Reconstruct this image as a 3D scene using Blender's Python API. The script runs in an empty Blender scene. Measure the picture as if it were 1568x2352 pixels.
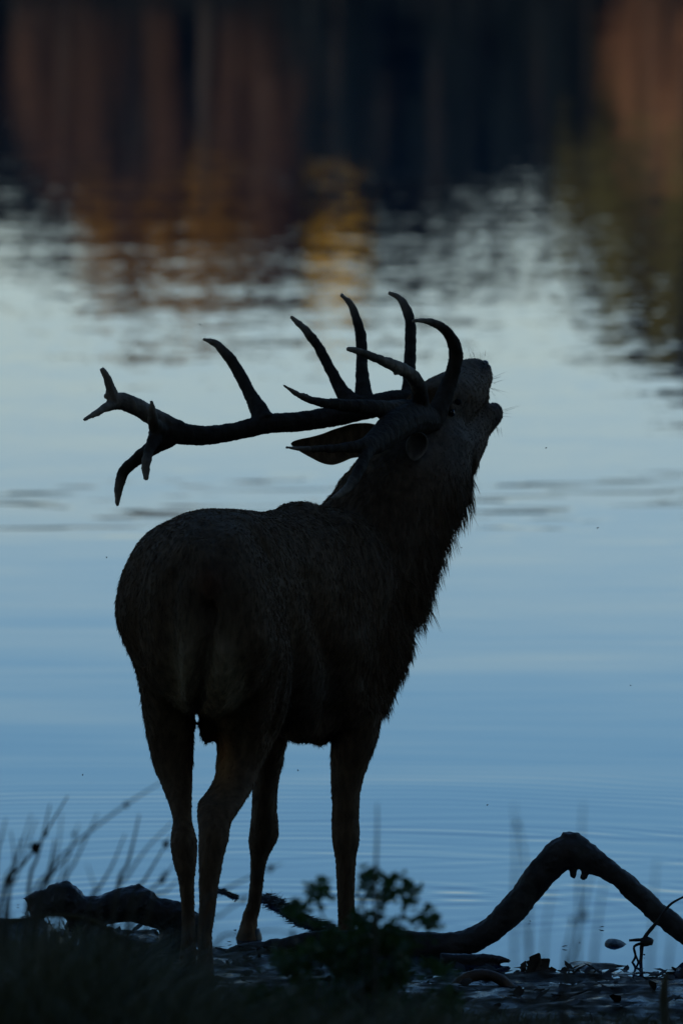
import bpy, bmesh, math, random
import numpy as np
from mathutils import Vector, Matrix, noise

random.seed(7)
rng = np.random.default_rng(7)
S = bpy.context.scene
COL = S.collection
R = math.radians

# ------------------------------------------------------------------ camera
# photo measured on a 1568 x 2352 grid; F_PX is the focal length on that grid
F_PX = 16800.0
CAM_H = 3.10
PITCH = math.atan(1526.0 / F_PX)
cd = bpy.data.cameras.new('camera')
cam = bpy.data.objects.new('camera', cd)
COL.objects.link(cam)
cam.location = (0, 0, CAM_H)
cam.rotation_euler = (math.pi / 2 - PITCH, 0, 0)
cd.sensor_fit = 'HORIZONTAL'
cd.sensor_width = 24.0
cd.lens = 24.0 * F_PX / 1568.0
cd.clip_start = 0.5
cd.clip_end = 5000
cd.dof.use_dof = True
cd.dof.focus_distance = 20.35
cd.dof.aperture_fstop = 4.2
S.camera = cam

# ------------------------------------------------------------------ sky, sun, exposure
SUN_EL, SUN_AZ = 15.0, 196.0          # low sun behind the camera
w = bpy.data.worlds.new('World')
S.world = w
w.use_nodes = True
nt = w.node_tree
nt.nodes.clear()
sky = nt.nodes.new('ShaderNodeTexSky')
sky.sky_type = 'NISHITA'
sky.sun_disc = False
sky.sun_elevation = R(SUN_EL)
sky.sun_rotation = R(SUN_AZ)
sky.air_density = 1.0
sky.dust_density = 0.75
sky.ozone_density = 4.2
bg = nt.nodes.new('ShaderNodeBackground')
bg.inputs['Strength'].default_value = 0.147
wo = nt.nodes.new('ShaderNodeOutputWorld')
# thin haze imitated by tinting the sky with height: greyer low down, bluer above
tcw = nt.nodes.new('ShaderNodeTexCoord')
spw = nt.nodes.new('ShaderNodeSeparateXYZ')
nt.links.new(tcw.outputs['Generated'], spw.inputs[0])
vr = nt.nodes.new('ShaderNodeValToRGB')
vr.color_ramp.interpolation = 'EASE'
mrw = nt.nodes.new('ShaderNodeMapRange')
mrw.inputs['From Max'].default_value = 0.25
nt.links.new(spw.outputs[2], mrw.inputs['Value'])
nt.links.new(mrw.outputs[0], vr.inputs[0])
e = vr.color_ramp.elements
e[0].position = 0.0; e[0].color = (0.94, 0.80, 0.77, 1)
e[1].position = 0.56; e[1].color = (0.62, 0.76, 0.84, 1)
k = e.new(0.30); k.color = (1.0, 0.85, 0.80, 1)
mw = nt.nodes.new('ShaderNodeVectorMath')
mw.operation = 'MULTIPLY'
nt.links.new(sky.outputs[0], mw.inputs[0])
nt.links.new(vr.outputs[0], mw.inputs[1])
nt.links.new(mw.outputs[0], bg.inputs[0])
nt.links.new(bg.outputs[0], wo.inputs[0])

sd = bpy.data.lights.new('sun', 'SUN')
sd.energy = 2.4
sd.angle = R(0.53)
sd.color = (1.0, 0.80, 0.60)
sun = bpy.data.objects.new('sun', sd)
COL.objects.link(sun)
az = R(SUN_AZ)
sdir = Vector((math.sin(az) * math.cos(R(SUN_EL)), math.cos(az) * math.cos(R(SUN_EL)), math.sin(R(SUN_EL))))
sun.rotation_euler = sdir.to_track_quat('Z', 'Y').to_euler()
sun.location = (0, -30, 40)

S.view_settings.view_transform = 'Standard'
S.view_settings.look = 'None'
S.view_settings.gamma = 1.0
S.view_settings.use_curve_mapping = False
S.view_settings.exposure = 0.13

# ------------------------------------------------------------------ helpers
_F = Vector((0, math.cos(PITCH), -math.sin(PITCH)))
_U = Vector((0, math.sin(PITCH), math.cos(PITCH)))


def P(px, py, Y):
    """photo grid pixel + distance of the ground/thing it touches -> point"""
    d = _F + Vector((1, 0, 0)) * ((px - 784.0) / F_PX) + _U * ((1176.0 - py) / F_PX)
    return Vector((0, 0, CAM_H)) + d * (Y / d.y)


def M_PX(Y):
    return Y / F_PX


def ground_hit(px, py, z=0.0):
    d = _F + Vector((1, 0, 0)) * ((px - 784.0) / F_PX) + _U * ((1176.0 - py) / F_PX)
    t = (z - CAM_H) / d.z
    return Vector((0, 0, CAM_H)) + d * t


def tag(o, label=None, cat=None, group=None, kind=None):
    if label: o['label'] = label
    if cat: o['category'] = cat
    if group: o['group'] = group
    if kind: o['kind'] = kind
    return o


def empty(name, loc):
    o = bpy.data.objects.new(name, None)
    o.location = loc
    o.empty_display_size = 0.1
    COL.objects.link(o)
    return o


def link(name, me, mat=None, parent=None):
    o = bpy.data.objects.new(name, me)
    if mat is not None and not me.materials:
        me.materials.append(mat)
    COL.objects.link(o)
    if parent is not None:
        o.parent = parent
        o.matrix_parent_inverse = Matrix.Translation(-parent.location) if parent.parent is None else \
            Matrix.Translation(-parent.matrix_world.translation)
    return o


def np_mesh(name, verts, faces, smooth=False):
    """verts (n,3) array, faces (m,k) array of equal-sized polygons"""
    verts = np.asarray(verts, dtype=np.float32)
    faces = np.asarray(faces, dtype=np.int32)
    me = bpy.data.meshes.new(name)
    k = faces.shape[1]
    me.vertices.add(len(verts))
    me.vertices.foreach_set('co', verts.ravel())
    me.loops.add(faces.size)
    me.loops.foreach_set('vertex_index', faces.ravel())
    me.polygons.add(len(faces))
    me.polygons.foreach_set('loop_start', np.arange(0, faces.size, k, dtype=np.int32))
    me.polygons.foreach_set('loop_total', np.full(len(faces), k, dtype=np.int32))
    if smooth:
        me.polygons.foreach_set('use_smooth', np.ones(len(faces), dtype=bool))
    me.update(calc_edges=True)
    me.validate()
    return me


class MB:
    def __init__(self):
        self.v = []
        self.f = []

    def rings(self, rings, cap=True):
        """rings: list of equal-length point lists"""
        base = len(self.v)
        n = len(rings[0])
        for r in rings:
            self.v.extend([tuple(p) for p in r])
        for i in range(len(rings) - 1):
            for j in range(n):
                a = base + i * n + j
                b = base + i * n + (j + 1) % n
                self.f.append((a, b, b + n, a + n))
        if cap:
            self.f.append(tuple(base + j for j in reversed(range(n))))
            e = base + (len(rings) - 1) * n
            self.f.append(tuple(e + j for j in range(n)))

    def mesh(self, name, smooth=True):
        me = bpy.data.meshes.new(name)
        me.from_pydata(self.v, [], self.f)
        me.update()
        bm = bmesh.new()
        bm.from_mesh(me)
        bmesh.ops.recalc_face_normals(bm, faces=bm.faces)
        bm.to_mesh(me)
        bm.free()
        if smooth:
            me.polygons.foreach_set('use_smooth', np.ones(len(me.polygons), dtype=bool))
        return me

    def build(self, name, mat, parent=None, smooth=True):
        return link(name, self.mesh(name, smooth), mat, parent)


def catmull(pts, per=6):
    """resample list of tuples (any dim) by Catmull-Rom"""
    a = np.array(pts, dtype=float)
    n = len(a)
    out = []
    for i in range(n - 1):
        p0 = a[max(i - 1, 0)]; p1 = a[i]; p2 = a[i + 1]; p3 = a[min(i + 2, n - 1)]
        for k in range(per):
            t = k / per
            out.append(0.5 * ((2 * p1) + (-p0 + p2) * t + (2 * p0 - 5 * p1 + 4 * p2 - p3) * t * t + (-p0 + 3 * p1 - 3 * p2 + p3) * t ** 3))
    out.append(a[-1])
    return np.array(out)


def tube(mb, pts, seg=10, per=6, rough=0.0, nscale=20.0, flat=1.0):
    """pts: (x,y,z,r); smooth tapered tube with optional lumpy skin"""
    c = catmull(pts, per)
    n = len(c)
    rings = []
    up = Vector((0.31, 0.87, 0.39))
    for i in range(n):
        p = Vector(c[i, :3])
        t = Vector(c[min(i + 1, n - 1), :3]) - Vector(c[max(i - 1, 0), :3])
        if t.length < 1e-9: t = Vector((0, 0, 1))
        t.normalize()
        s = up - t * up.dot(t)
        if s.length < 0.05:
            s = t.orthogonal()
        s.normalize()
        up = s
        b = t.cross(s)
        r = max(c[i, 3], 1e-4)
        ring = []
        for j in range(seg):
            a = 2 * math.pi * j / seg
            q = p + (s * math.cos(a) * flat + b * math.sin(a)) * r
            if rough:
                k = 1 + rough * noise.noise(q * nscale) + 0.5 * rough * noise.noise(q * nscale * 2.7)
                q = p + (q - p) * k
            ring.append(q)
        rings.append(ring)
    # rounded ends
    mb.rings(rings, cap=True)


def px_tube(mb, pts, seg=10, per=6, rough=0.0, nscale=20.0, Y=None):
    """pts: (px, py, r_px[, Y])"""
    q = []
    for t in pts:
        yy = t[3] if len(t) > 3 else Y
        p = P(t[0], t[1], yy)
        q.append((p.x, p.y, p.z, t[2] * M_PX(yy)))
    tube(mb, q, seg, per, rough, nscale)


def ball(mb, c, rx, ry, rz, ax=None, n=10, m=7):
    """ellipsoid; ax = optional 3x3 axes (columns)"""
    c = Vector(c)
    rings = []
    for i in range(m + 1):
        th = math.pi * (0.02 + 0.96 * i / m)
        ring = []
        for j in range(n):
            a = 2 * math.pi * j / n
            v = Vector((rx * math.sin(th) * math.cos(a), ry * math.sin(th) * math.sin(a), rz * math.cos(th)))
            if ax is not None: v = ax @ v
            ring.append(c + v)
        rings.append(ring)
    mb.rings(rings)


def remesh(mb, name, voxel, smooth_it=6, fac=0.5):
    me = mb.mesh(name + '_raw', False)
    o = bpy.data.objects.new(name + '_raw', me)
    COL.objects.link(o)
    m = o.modifiers.new('r', 'REMESH')
    m.mode = 'VOXEL'
    m.voxel_size = voxel
    m.adaptivity = 0
    if smooth_it:
        s = o.modifiers.new('s', 'SMOOTH')
        s.iterations = smooth_it
        s.factor = fac
    dg = bpy.context.evaluated_depsgraph_get()
    out = bpy.data.meshes.new_from_object(o.evaluated_get(dg))
    bpy.data.objects.remove(o)
    bpy.data.meshes.remove(me)
    out.name = name
    out.polygons.foreach_set('use_smooth', np.ones(len(out.polygons), dtype=bool))
    return out


def get_co(me):
    a = np.empty(len(me.vertices) * 3, dtype=np.float32)
    me.vertices.foreach_get('co', a)
    return a.reshape(-1, 3)


def set_co(me, a):
    me.vertices.foreach_set('co', np.asarray(a, dtype=np.float32).ravel())
    me.update()


# ------------------------------------------------------------------ materials
def new_mat(name):
    m = bpy.data.materials.new(name)
    m.use_nodes = True
    n = m.node_tree
    b = n.nodes['Principled BSDF']
    return m, n, b


def noise_mat(name, c1, c2, scale=8.0, rough=0.7, bump=0.0, bscale=40.0, stretch=(1, 1, 1), rough2=None, spec=0.5, detail=5.0, per_object=0.0, trans=0.0):
    m, n, b = new_mat(name)
    L = n.links
    tc = n.nodes.new('ShaderNodeTexCoord')
    mp = n.nodes.new('ShaderNodeMapping')
    mp.inputs['Scale'].default_value = stretch
    L.new(tc.outputs['Object'], mp.inputs[0])
    nz = n.nodes.new('ShaderNodeTexNoise')
    nz.inputs['Scale'].default_value = scale
    nz.inputs['Detail'].default_value = detail
    L.new(mp.outputs[0], nz.inputs['Vector'])
    cr = n.nodes.new('ShaderNodeValToRGB')
    cr.color_ramp.elements[0].position = 0.35
    cr.color_ramp.elements[1].position = 0.68
    cr.color_ramp.elements[0].color = (*c1, 1)
    cr.color_ramp.elements[1].color = (*c2, 1)
    L.new(nz.outputs['Fac'], cr.inputs[0])
    col = cr.outputs[0]
    if per_object:
        oi = n.nodes.new('ShaderNodeObjectInfo')
        hs = n.nodes.new('ShaderNodeHueSaturation')
        mr = n.nodes.new('ShaderNodeMapRange')
        mr.inputs['To Min'].default_value = 1 - per_object
        mr.inputs['To Max'].default_value = 1 + per_object
        L.new(oi.outputs['Random'], mr.inputs['Value'])
        L.new(mr.outputs[0], hs.inputs['Value'])
        L.new(col, hs.inputs['Color'])
        col = hs.outputs[0]
    L.new(col, b.inputs['Base Color'])
    b.inputs['Roughness'].default_value = rough
    b.inputs['Specular IOR Level'].default_value = spec
    if rough2 is not None:
        n2 = n.nodes.new('ShaderNodeTexNoise')
        n2.inputs['Scale'].default_value = scale * 1.7
        L.new(mp.outputs[0], n2.inputs['Vector'])
        mr = n.nodes.new('ShaderNodeMapRange')
        mr.inputs['From Min'].default_value = 0.38
        mr.inputs['From Max'].default_value = 0.62
        mr.inputs['To Min'].default_value = rough
        mr.inputs['To Max'].default_value = rough2
        L.new(n2.outputs['Fac'], mr.inputs['Value'])
        L.new(mr.outputs[0], b.inputs['Roughness'])
    if bump:
        n3 = n.nodes.new('ShaderNodeTexNoise')
        n3.inputs['Scale'].default_value = bscale
        n3.inputs['Detail'].default_value = 6
        L.new(mp.outputs[0], n3.inputs['Vector'])
        bp = n.nodes.new('ShaderNodeBump')
        bp.inputs['Strength'].default_value = 1.0
        bp.inputs['Distance'].default_value = bump
        L.new(n3.outputs['Fac'], bp.inputs['Height'])
        L.new(bp.outputs[0], b.inputs['Normal'])
    if trans:
        # thin leaf: part of the light passes through
        out = n.nodes['Material Output']
        tr = n.nodes.new('ShaderNodeBsdfTranslucent')
        L.new(col, tr.inputs['Color'])
        mx = n.nodes.new('ShaderNodeMixShader')
        mx.inputs[0].default_value = trans
        L.new(b.outputs[0], mx.inputs[1])
        L.new(tr.outputs[0], mx.inputs[2])
        L.new(mx.outputs[0], out.inputs['Surface'])
    return m


MAT = {}
MAT['bark'] = noise_mat('driftwood_bark', (0.022, 0.018, 0.014), (0.075, 0.060, 0.045), 9, 0.62, 0.006, 45, (1, 1, 1), spec=0.4)
MAT['wetbark'] = noise_mat('wet_bark', (0.016, 0.015, 0.013), (0.06, 0.05, 0.04), 12, 0.25, 0.008, 50, rough2=0.7)
MAT['root'] = noise_mat('orange_root', (0.05, 0.03, 0.018), (0.16, 0.085, 0.04), 14, 0.55, 0.003, 60)
MAT['mud'] = noise_mat('wet_mud', (0.012, 0.009, 0.005), (0.046, 0.033, 0.019), 5, 0.16, 0.012, 22, rough2=0.95, spec=0.14, detail=8)
MAT['antler'] = noise_mat('antler_bone', (0.022, 0.017, 0.012), (0.075, 0.056, 0.038), 14, 0.65, 0.0015, 120, spec=0.2)
MAT['hoof'] = noise_mat('hoof_horn', (0.012, 0.010, 0.009), (0.03, 0.025, 0.02), 20, 0.4)
MAT['nose'] = noise_mat('nose_skin', (0.012, 0.012, 0.013), (0.03, 0.03, 0.032), 60, 0.3, 0.0008, 150)
MAT['grass'] = noise_mat('grass_blade', (0.042, 0.050, 0.014), (0.13, 0.115, 0.036), 3, 0.55, spec=0.3)
MAT['reed'] = noise_mat('reed_straw', (0.05, 0.042, 0.025), (0.10, 0.085, 0.05), 6, 0.6, spec=0.3)
MAT['seed'] = noise_mat('seed_head', (0.03, 0.024, 0.016), (0.06, 0.048, 0.03), 30, 0.8, spec=0.2)
MAT['herb'] = noise_mat('herb_leaf', (0.040, 0.095, 0.018), (0.075, 0.15, 0.03), 10, 0.5, spec=0.3, per_object=0.3, trans=0.3)
MAT['stem'] = noise_mat('herb_stem', (0.03, 0.03, 0.015), (0.06, 0.05, 0.03), 10, 0.6)
MAT['deadleaf'] = noise_mat('dead_leaf', (0.030, 0.018, 0.010), (0.095, 0.055, 0.028), 18, 0.45, 0.002, 80, per_object=0.35)
MAT['litter'] = noise_mat('leaf_litter', (0.010, 0.008, 0.006), (0.05, 0.03, 0.016), 7, 0.5, rough2=0.85, spec=0.25)
MAT['weed'] = noise_mat('pond_weed', (0.014, 0.014, 0.012), (0.04, 0.038, 0.03), 20, 0.6)
MAT['stone'] = noise_mat('wet_stone', (0.008, 0.009, 0.010), (0.04, 0.043, 0.046), 35, 0.45, 0.006, 60, stretch=(1, 4, 1), spec=0.25)
MAT['insect'] = noise_mat('insect', (0.01, 0.01, 0.01), (0.02, 0.02, 0.02), 50, 0.6)
MAT['trunk'] = noise_mat('tree_bark', (0.012, 0.011, 0.010), (0.035, 0.030, 0.026), 3, 0.85, 0.02, 12)
MAT['nearleaf'] = noise_mat('near_wood_leaf', (0.16, 0.10, 0.045), (0.30, 0.185, 0.08), 1.5, 0.6, spec=0.2, trans=0.55)  # light and translucent so the unseen near wood gives warm fill light


def leaf_mat(name, c1, c2):
    return noise_mat(name, c1, c2, 0.45, 0.65, spec=0.2, detail=3, trans=0.2)


MAT['rust'] = leaf_mat('rust_leaf', (0.055, 0.034, 0.024), (0.112, 0.068, 0.046))
MAT['gold'] = leaf_mat('golden_leaf', (0.18, 0.10, 0.018), (0.31, 0.18, 0.03))
MAT['yellow'] = leaf_mat('yellow_leaf', (0.55, 0.37, 0.015), (0.75, 0.52, 0.03))
MAT['orange'] = leaf_mat('orange_leaf', (0.20, 0.105, 0.055), (0.33, 0.18, 0.095))
MAT['olive'] = leaf_mat('olive_leaf', (0.085, 0.090, 0.025), (0.17, 0.165, 0.05))
MAT['darkgreen'] = leaf_mat('conifer_needle', (0.003, 0.010, 0.014), (0.009, 0.020, 0.024))
MAT['brown'] = leaf_mat('brown_leaf', (0.06, 0.036, 0.02), (0.11, 0.066, 0.036))
MAT['shade'] = leaf_mat('shrub_leaf', (0.004, 0.010, 0.013), (0.012, 0.018, 0.020))


def water_material():
    m, n, b = new_mat('lake_water')
    L = n.links
    N = n.nodes

    def math_(op, a, bb=None, c=None):
        x = N.new('ShaderNodeMath')
        x.operation = op
        for i, v in enumerate((a, bb, c)):
            if v is None: continue
            if isinstance(v, (int, float)): x.inputs[i].default_value = v
            else: L.new(v, x.inputs[i])
        return x.outputs[0]

    def sstep(v, a, bb, lo=0.0, hi=1.0):
        x = N.new('ShaderNodeMapRange')
        x.interpolation_type = 'SMOOTHSTEP'
        L.new(v, x.inputs['Value'])
        x.inputs['From Min'].default_value = a
        x.inputs['From Max'].default_value = bb
        x.inputs['To Min'].default_value = lo
        x.inputs['To Max'].default_value = hi
        return x.outputs[0]

    g = N.new('ShaderNodeNewGeometry')
    sp = N.new('ShaderNodeSeparateXYZ')
    L.new(g.outputs['Position'], sp.inputs[0])
    X, Y = sp.outputs[0], sp.outputs[1]

    def nz(sx, sy, scale, detail=2.0, off=0.0, dist=0.0):
        mp = N.new('ShaderNodeMapping')
        mp.inputs['Scale'].default_value = (sx, sy, 1)
        mp.inputs['Location'].default_value = (off, off * 1.7, off)
        L.new(g.outputs['Position'], mp.inputs[0])
        t = N.new('ShaderNodeTexNoise')
        t.inputs['Scale'].default_value = scale
        t.inputs['Detail'].default_value = detail
        t.inputs['Distortion'].default_value = dist
        L.new(mp.outputs[0], t.inputs['Vector'])
        s = N.new('ShaderNodeSeparateColor')
        L.new(t.outputs['Color'], s.inputs[0])
        return math_('SUBTRACT', s.outputs[0], 0.5), math_('SUBTRACT', s.outputs[1], 0.5), t.outputs['Fac']

    sx_terms, sy_terms = [], []

    def add(nx, ny, amp):
        sx_terms.append(math_('MULTIPLY', nx, amp))
        sy_terms.append(math_('MULTIPLY', ny, amp))

    # breeze ruffling the open water, calmer towards the near shore
    br = sstep(Y, 25.0, 58.0)
    patch = nz(0.30, 0.06, 1.0, 2, 3.1)[2]
    pa = sstep(patch, 0.35, 0.65, 0.55, 1.25)
    amp = math_('MULTIPLY', br, pa)
    a1, a2, _ = nz(1.0, 0.9, 2.2, 3, 0.0)
    add(a1, a2, math_('MULTIPLY', amp, RIP_FAR * 0.5))
    a1, a2, _ = nz(1.2, 1.0, 11.0, 2, 9.0)
    add(a1, a2, math_('MULTIPLY', amp, RIP_FAR * 1.5))
    band = math_('MULTIPLY', sstep(Y, 33.0, 46.0), sstep(Y, 70.0, 110.0, 1.0, 0.3))
    a1, a2, _ = nz(1.7, 2.1, 2.6, 3, 41.0)
    add(a1, a2, math_('MULTIPLY', band, 0.026))
    # slow swell everywhere
    a1, a2, _ = nz(0.5, 1.0, 0.9, 2, 5.0)
    add(a1, a2, RIP_SWELL)
    a1, a2, _ = nz(0.45, 1.0, 3.0, 2, 15.0)
    add(a1, a2, math_('MULTIPLY', sstep(Y, 22.0, 30.0), RIP_SWELL * 0.5))
    a1, a2, _ = nz(0.35, 1.6, 1.6, 2, 25.0)
    add(a1, a2, math_('MULTIPLY', sstep(Y, 34.0, 24.0), RIP_SWELL * 1.3))
    # rings running out from the stag's forefeet
    for (cx, cy, lam, amp0, r0, r1) in RINGS:
        dx = math_('SUBTRACT', X, cx)
        dy = math_('SUBTRACT', Y, cy)
        r = math_('SQRT', math_('ADD', math_('MULTIPLY', dx, dx), math_('MULTIPLY', dy, dy)))
        wob = nz(0.6, 0.6, 1.1, 2, cx * 3 + 2)[2]
        ph = math_('ADD', math_('MULTIPLY', r, 2 * math.pi / lam), math_('MULTIPLY', wob, 22.0))
        c = math_('COSINE', ph)
        c = math_('MULTIPLY', c, math_('ABSOLUTE', c))
        env = math_('MULTIPLY', sstep(r, r0 * 0.5, r0), sstep(r, r1 * 0.6, r1, 1.0, 0.0))
        en = nz(0.35, 2.2, 1.0, 2, cx * 5 + 20)[2]
        env = math_('MULTIPLY', env, sstep(en, 0.38, 0.62))
        k = math_('MULTIPLY', math_('MULTIPLY', c, env), amp0)
        inv = math_('DIVIDE', 1.0, math_('MAXIMUM', r, 0.2))
        sx_terms.append(math_('MULTIPLY', k, math_('MULTIPLY', dx, inv)))
        sy_terms.append(math_('MULTIPLY', k, math_('MULTIPLY', dy, inv)))
    # a faint wake crossing the bay
    wk = nz(1.7, 6.5, 1.0, 1, 31.0)[2]
    wm = sstep(wk, 0.575, 0.65)
    win = math_('MULTIPLY', sstep(Y, 32.2, 33.6), sstep(Y, 35.4, 37.0, 1.0, 0.0))
    sy_terms.append(math_('MULTIPLY', math_('MULTIPLY', wm, win), WAKE))

    def total(ts):
        o = ts[0]
        for t in ts[1:]: o = math_('ADD', o, t)
        return o
    cb = N.new('ShaderNodeCombineXYZ')
    L.new(total(sx_terms), cb.inputs[0])
    L.new(total(sy_terms), cb.inputs[1])
    cb.inputs[2].default_value = 1.0
    vm = N.new('ShaderNodeVectorMath')
    vm.operation = 'NORMALIZE'
    L.new(cb.outputs[0], vm.inputs[0])
    L.new(vm.outputs[0], b.inputs['Normal'])
    b.inputs['Base Color'].default_value = (0.003, 0.026, 0.060, 1)
    b.inputs['Roughness'].default_value = 0.015
    b.inputs['IOR'].default_value = 1.333
    return m


RIP_FAR = 0.021
RIP_SWELL = 0.015
WAKE = 0.024
RINGS = [(-0.25, 20.7, 0.115, 0.012, 0.8, 4.6), (0.02, 20.5, 0.19, 0.013, 0.6, 3.4), (0.9, 20.3, 0.145, 0.009, 0.7, 3.0)]
MAT['water'] = water_material()


def fur_material():
    m, n, b = new_mat('stag_fur')
    L = n.links
    at = n.nodes.new('ShaderNodeVertexColor')
    at.layer_name = 'coat'
    tc = n.nodes.new('ShaderNodeTexCoord')
    mp = n.nodes.new('ShaderNodeMapping')
    mp.inputs['Scale'].default_value = (1, 1, 0.35)
    L.new(tc.outputs['Object'], mp.inputs[0])
    nz = n.nodes.new('ShaderNodeTexNoise')
    nz.inputs['Scale'].default_value = 55
    nz.inputs['Detail'].default_value = 6
    L.new(mp.outputs[0], nz.inputs['Vector'])
    mr = n.nodes.new('ShaderNodeMapRange')
    mr.inputs['From Min'].default_value = 0.3
    mr.inputs['From Max'].default_value = 0.7
    mr.inputs['To Min'].default_value = 0.65
    mr.inputs['To Max'].default_value = 1.25
    L.new(nz.outputs['Fac'], mr.inputs['Value'])
    mx = n.nodes.new('ShaderNodeVectorMath')
    mx.operation = 'SCALE'
    L.new(at.outputs['Color'], mx.inputs[0])
    L.new(mr.outputs[0], mx.inputs['Scale'])
    L.new(mx.outputs[0], b.inputs['Base Color'])
    b.inputs['Roughness'].default_value = 0.75
    b.inputs['Specular IOR Level'].default_value = 0.10
    bp = n.nodes.new('ShaderNodeBump')
    bp.inputs['Distance'].default_value = 0.006
    L.new(nz.outputs['Fac'], bp.inputs['Height'])
    L.new(bp.outputs[0], b.inputs['Normal'])
    return m


MAT['fur'] = fur_material()

# ------------------------------------------------------------------ ground and water
SHORE = [(-60, 16), (-20, 19.0), (-4, 20.9), (-1.2, 20.9), (-0.55, 20.75), (-0.32, 20.42), (-0.1, 20.30), (0.25, 20.12), (0.6, 20.06), (1.2, 20.1), (4, 20.3), (20, 18.5), (60, 15)]
FAR_SHORE = 254.0


def shore_y(x):
    return np.interp(x, [s[0] for s in SHORE], [s[1] for s in SHORE])


def ground_z(x, y, fine=True):
    t = shore_y(x) - y
    if t > 0:
        z = 0.012 * min(t, 0.5) / 0.5 + 0.03 * max(0, min(t, 2.0) - 0.3) + 0.085 * max(0, t - 2.0)
        z = min(z, 1.9)
    else:
        z = max(-1.6, 0.07 * t)
    if y > FAR_SHORE - 20:
        z = max(z, min(2.6, 0.09 * (y - FAR_SHORE)))
    if x < -0.5:   # low hummock on the bank left of the stag
        z += 0.27 * min(1.0, (-0.5 - x) / 0.28) * math.exp(-((y - 18.75) / 0.42) ** 2)
    if fine and abs(x) < 6 and -3 < t < 6:
        q = Vector((x, y, 0))
        k = 1.0 if t > 0 else max(0.25, 1 + t)
        z += k * (0.022 * noise.noise(q * 2.6) + 0.012 * noise.noise(q * 8.0) + 0.006 * noise.noise(q * 21.0))
    return z


def make_ground():
    xs = np.concatenate([[-900, -400, -200, -120, -70, -40, -22, -12, -7, -4, -2.6, -1.9], np.arange(-1.5, 1.501, 0.02), [1.9, 2.6, 4, 7, 12, 22, 40, 70, 120, 200, 400, 900]])
    ys = np.concatenate([[-300, -120, -50, -20, -8, 0, 5, 9, 12, 14, 16, 17.4, 18.3], np.arange(18.8, 21.6, 0.02), [21.9, 22.5, 24, 28, 36, 60, 120, 200, 235, 245, 250, 253, 254, 256, 260, 270, 285, 320, 500, 1500, 4000]])
    nx, ny = len(xs), len(ys)
    v = np.zeros((ny, nx, 3))
    for j, y in enumerate(ys):
        for i, x in enumerate(xs):
            v[j, i] = (x, y, ground_z(x, y))
    idx = np.arange(nx * ny).reshape(ny, nx)
    f = np.stack([idx[:-1, :-1], idx[:-1, 1:], idx[1:, 1:], idx[1:, :-1]], -1).reshape(-1, 4)
    o = link('ground', np_mesh('ground', v.reshape(-1, 3), f, True), MAT['mud'])
    tag(o, 'dark wet muddy lake shore and bank', 'ground', kind='structure')


make_ground()
wm_ = np_mesh('water', [(-900, 12, 0), (900, 12, 0), (900, 320, 0), (-900, 320, 0)], [(0, 1, 2, 3)])
tag(link('water', wm_, MAT['water']), 'calm lake reflecting blue dusk sky and autumn trees', 'water', kind='structure')

# ------------------------------------------------------------------ trees
def quads_mesh(name, centres, size, r, normals_up=0.3):
    n = len(centres)
    d = r.normal(size=(n, 3))
    d /= np.linalg.norm(d, axis=1)[:, None]
    e = r.normal(size=(n, 3))
    e -= d * (e * d).sum(1)[:, None]
    e /= np.linalg.norm(e, axis=1)[:, None]
    s = size * r.uniform(0.6, 1.3, n)[:, None]
    a = centres - d * s * 0.6
    c = centres + d * s * 0.6
    b = centres + e * s * 0.35
    g = centres - e * s * 0.35
    v = np.stack([a, b, c, g], 1).reshape(-1, 3)
    f = np.arange(4 * n).reshape(n, 4)
    return np_mesh(name, v, f)


def crown_points(r, n, H, bottom, rad, conifer=False, clumps=38):
    """leaf centres gathered in clumps through the crown's volume (local, base at 0)"""
    pts = []
    cc = []
    for k in range(clumps):
        if conifer:
            t = r.uniform(0, 1) ** 0.8
            z = bottom + (H - bottom) * t
            rr = rad * (1 - t) ** 0.8 * r.uniform(0.45, 1.0)
            a = r.uniform(0, 2 * math.pi)
            cc.append((rr * math.cos(a), rr * math.sin(a), z, 0.16 * rad + 0.22 * rad * (1 - t)))
        else:
            d = r.normal(size=3)
            d /= np.linalg.norm(d)
            q = r.uniform(0.35, 1.0) ** 0.5
            hz = (H - bottom) / 2
            z = bottom + hz + d[2] * hz * q * 0.92
            k2 = 1.0 - 0.25 * max(0, d[2])
            cc.append((d[0] * rad * q * k2, d[1] * rad * q * k2, z, rad * r.uniform(0.16, 0.30)))
    cc = np.array(cc)
    w_ = cc[:, 3] ** 2
    pick = r.choice(len(cc), size=n, p=w_ / w_.sum())
    g = r.normal(size=(n, 3))
    g /= np.linalg.norm(g, axis=1)[:, None]
    g *= (r.uniform(0, 1, n) ** 0.4)[:, None]
    return cc[pick, :3] + g * cc[pick, 3:4] * np.array([1, 1, 0.75]), cc


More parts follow.
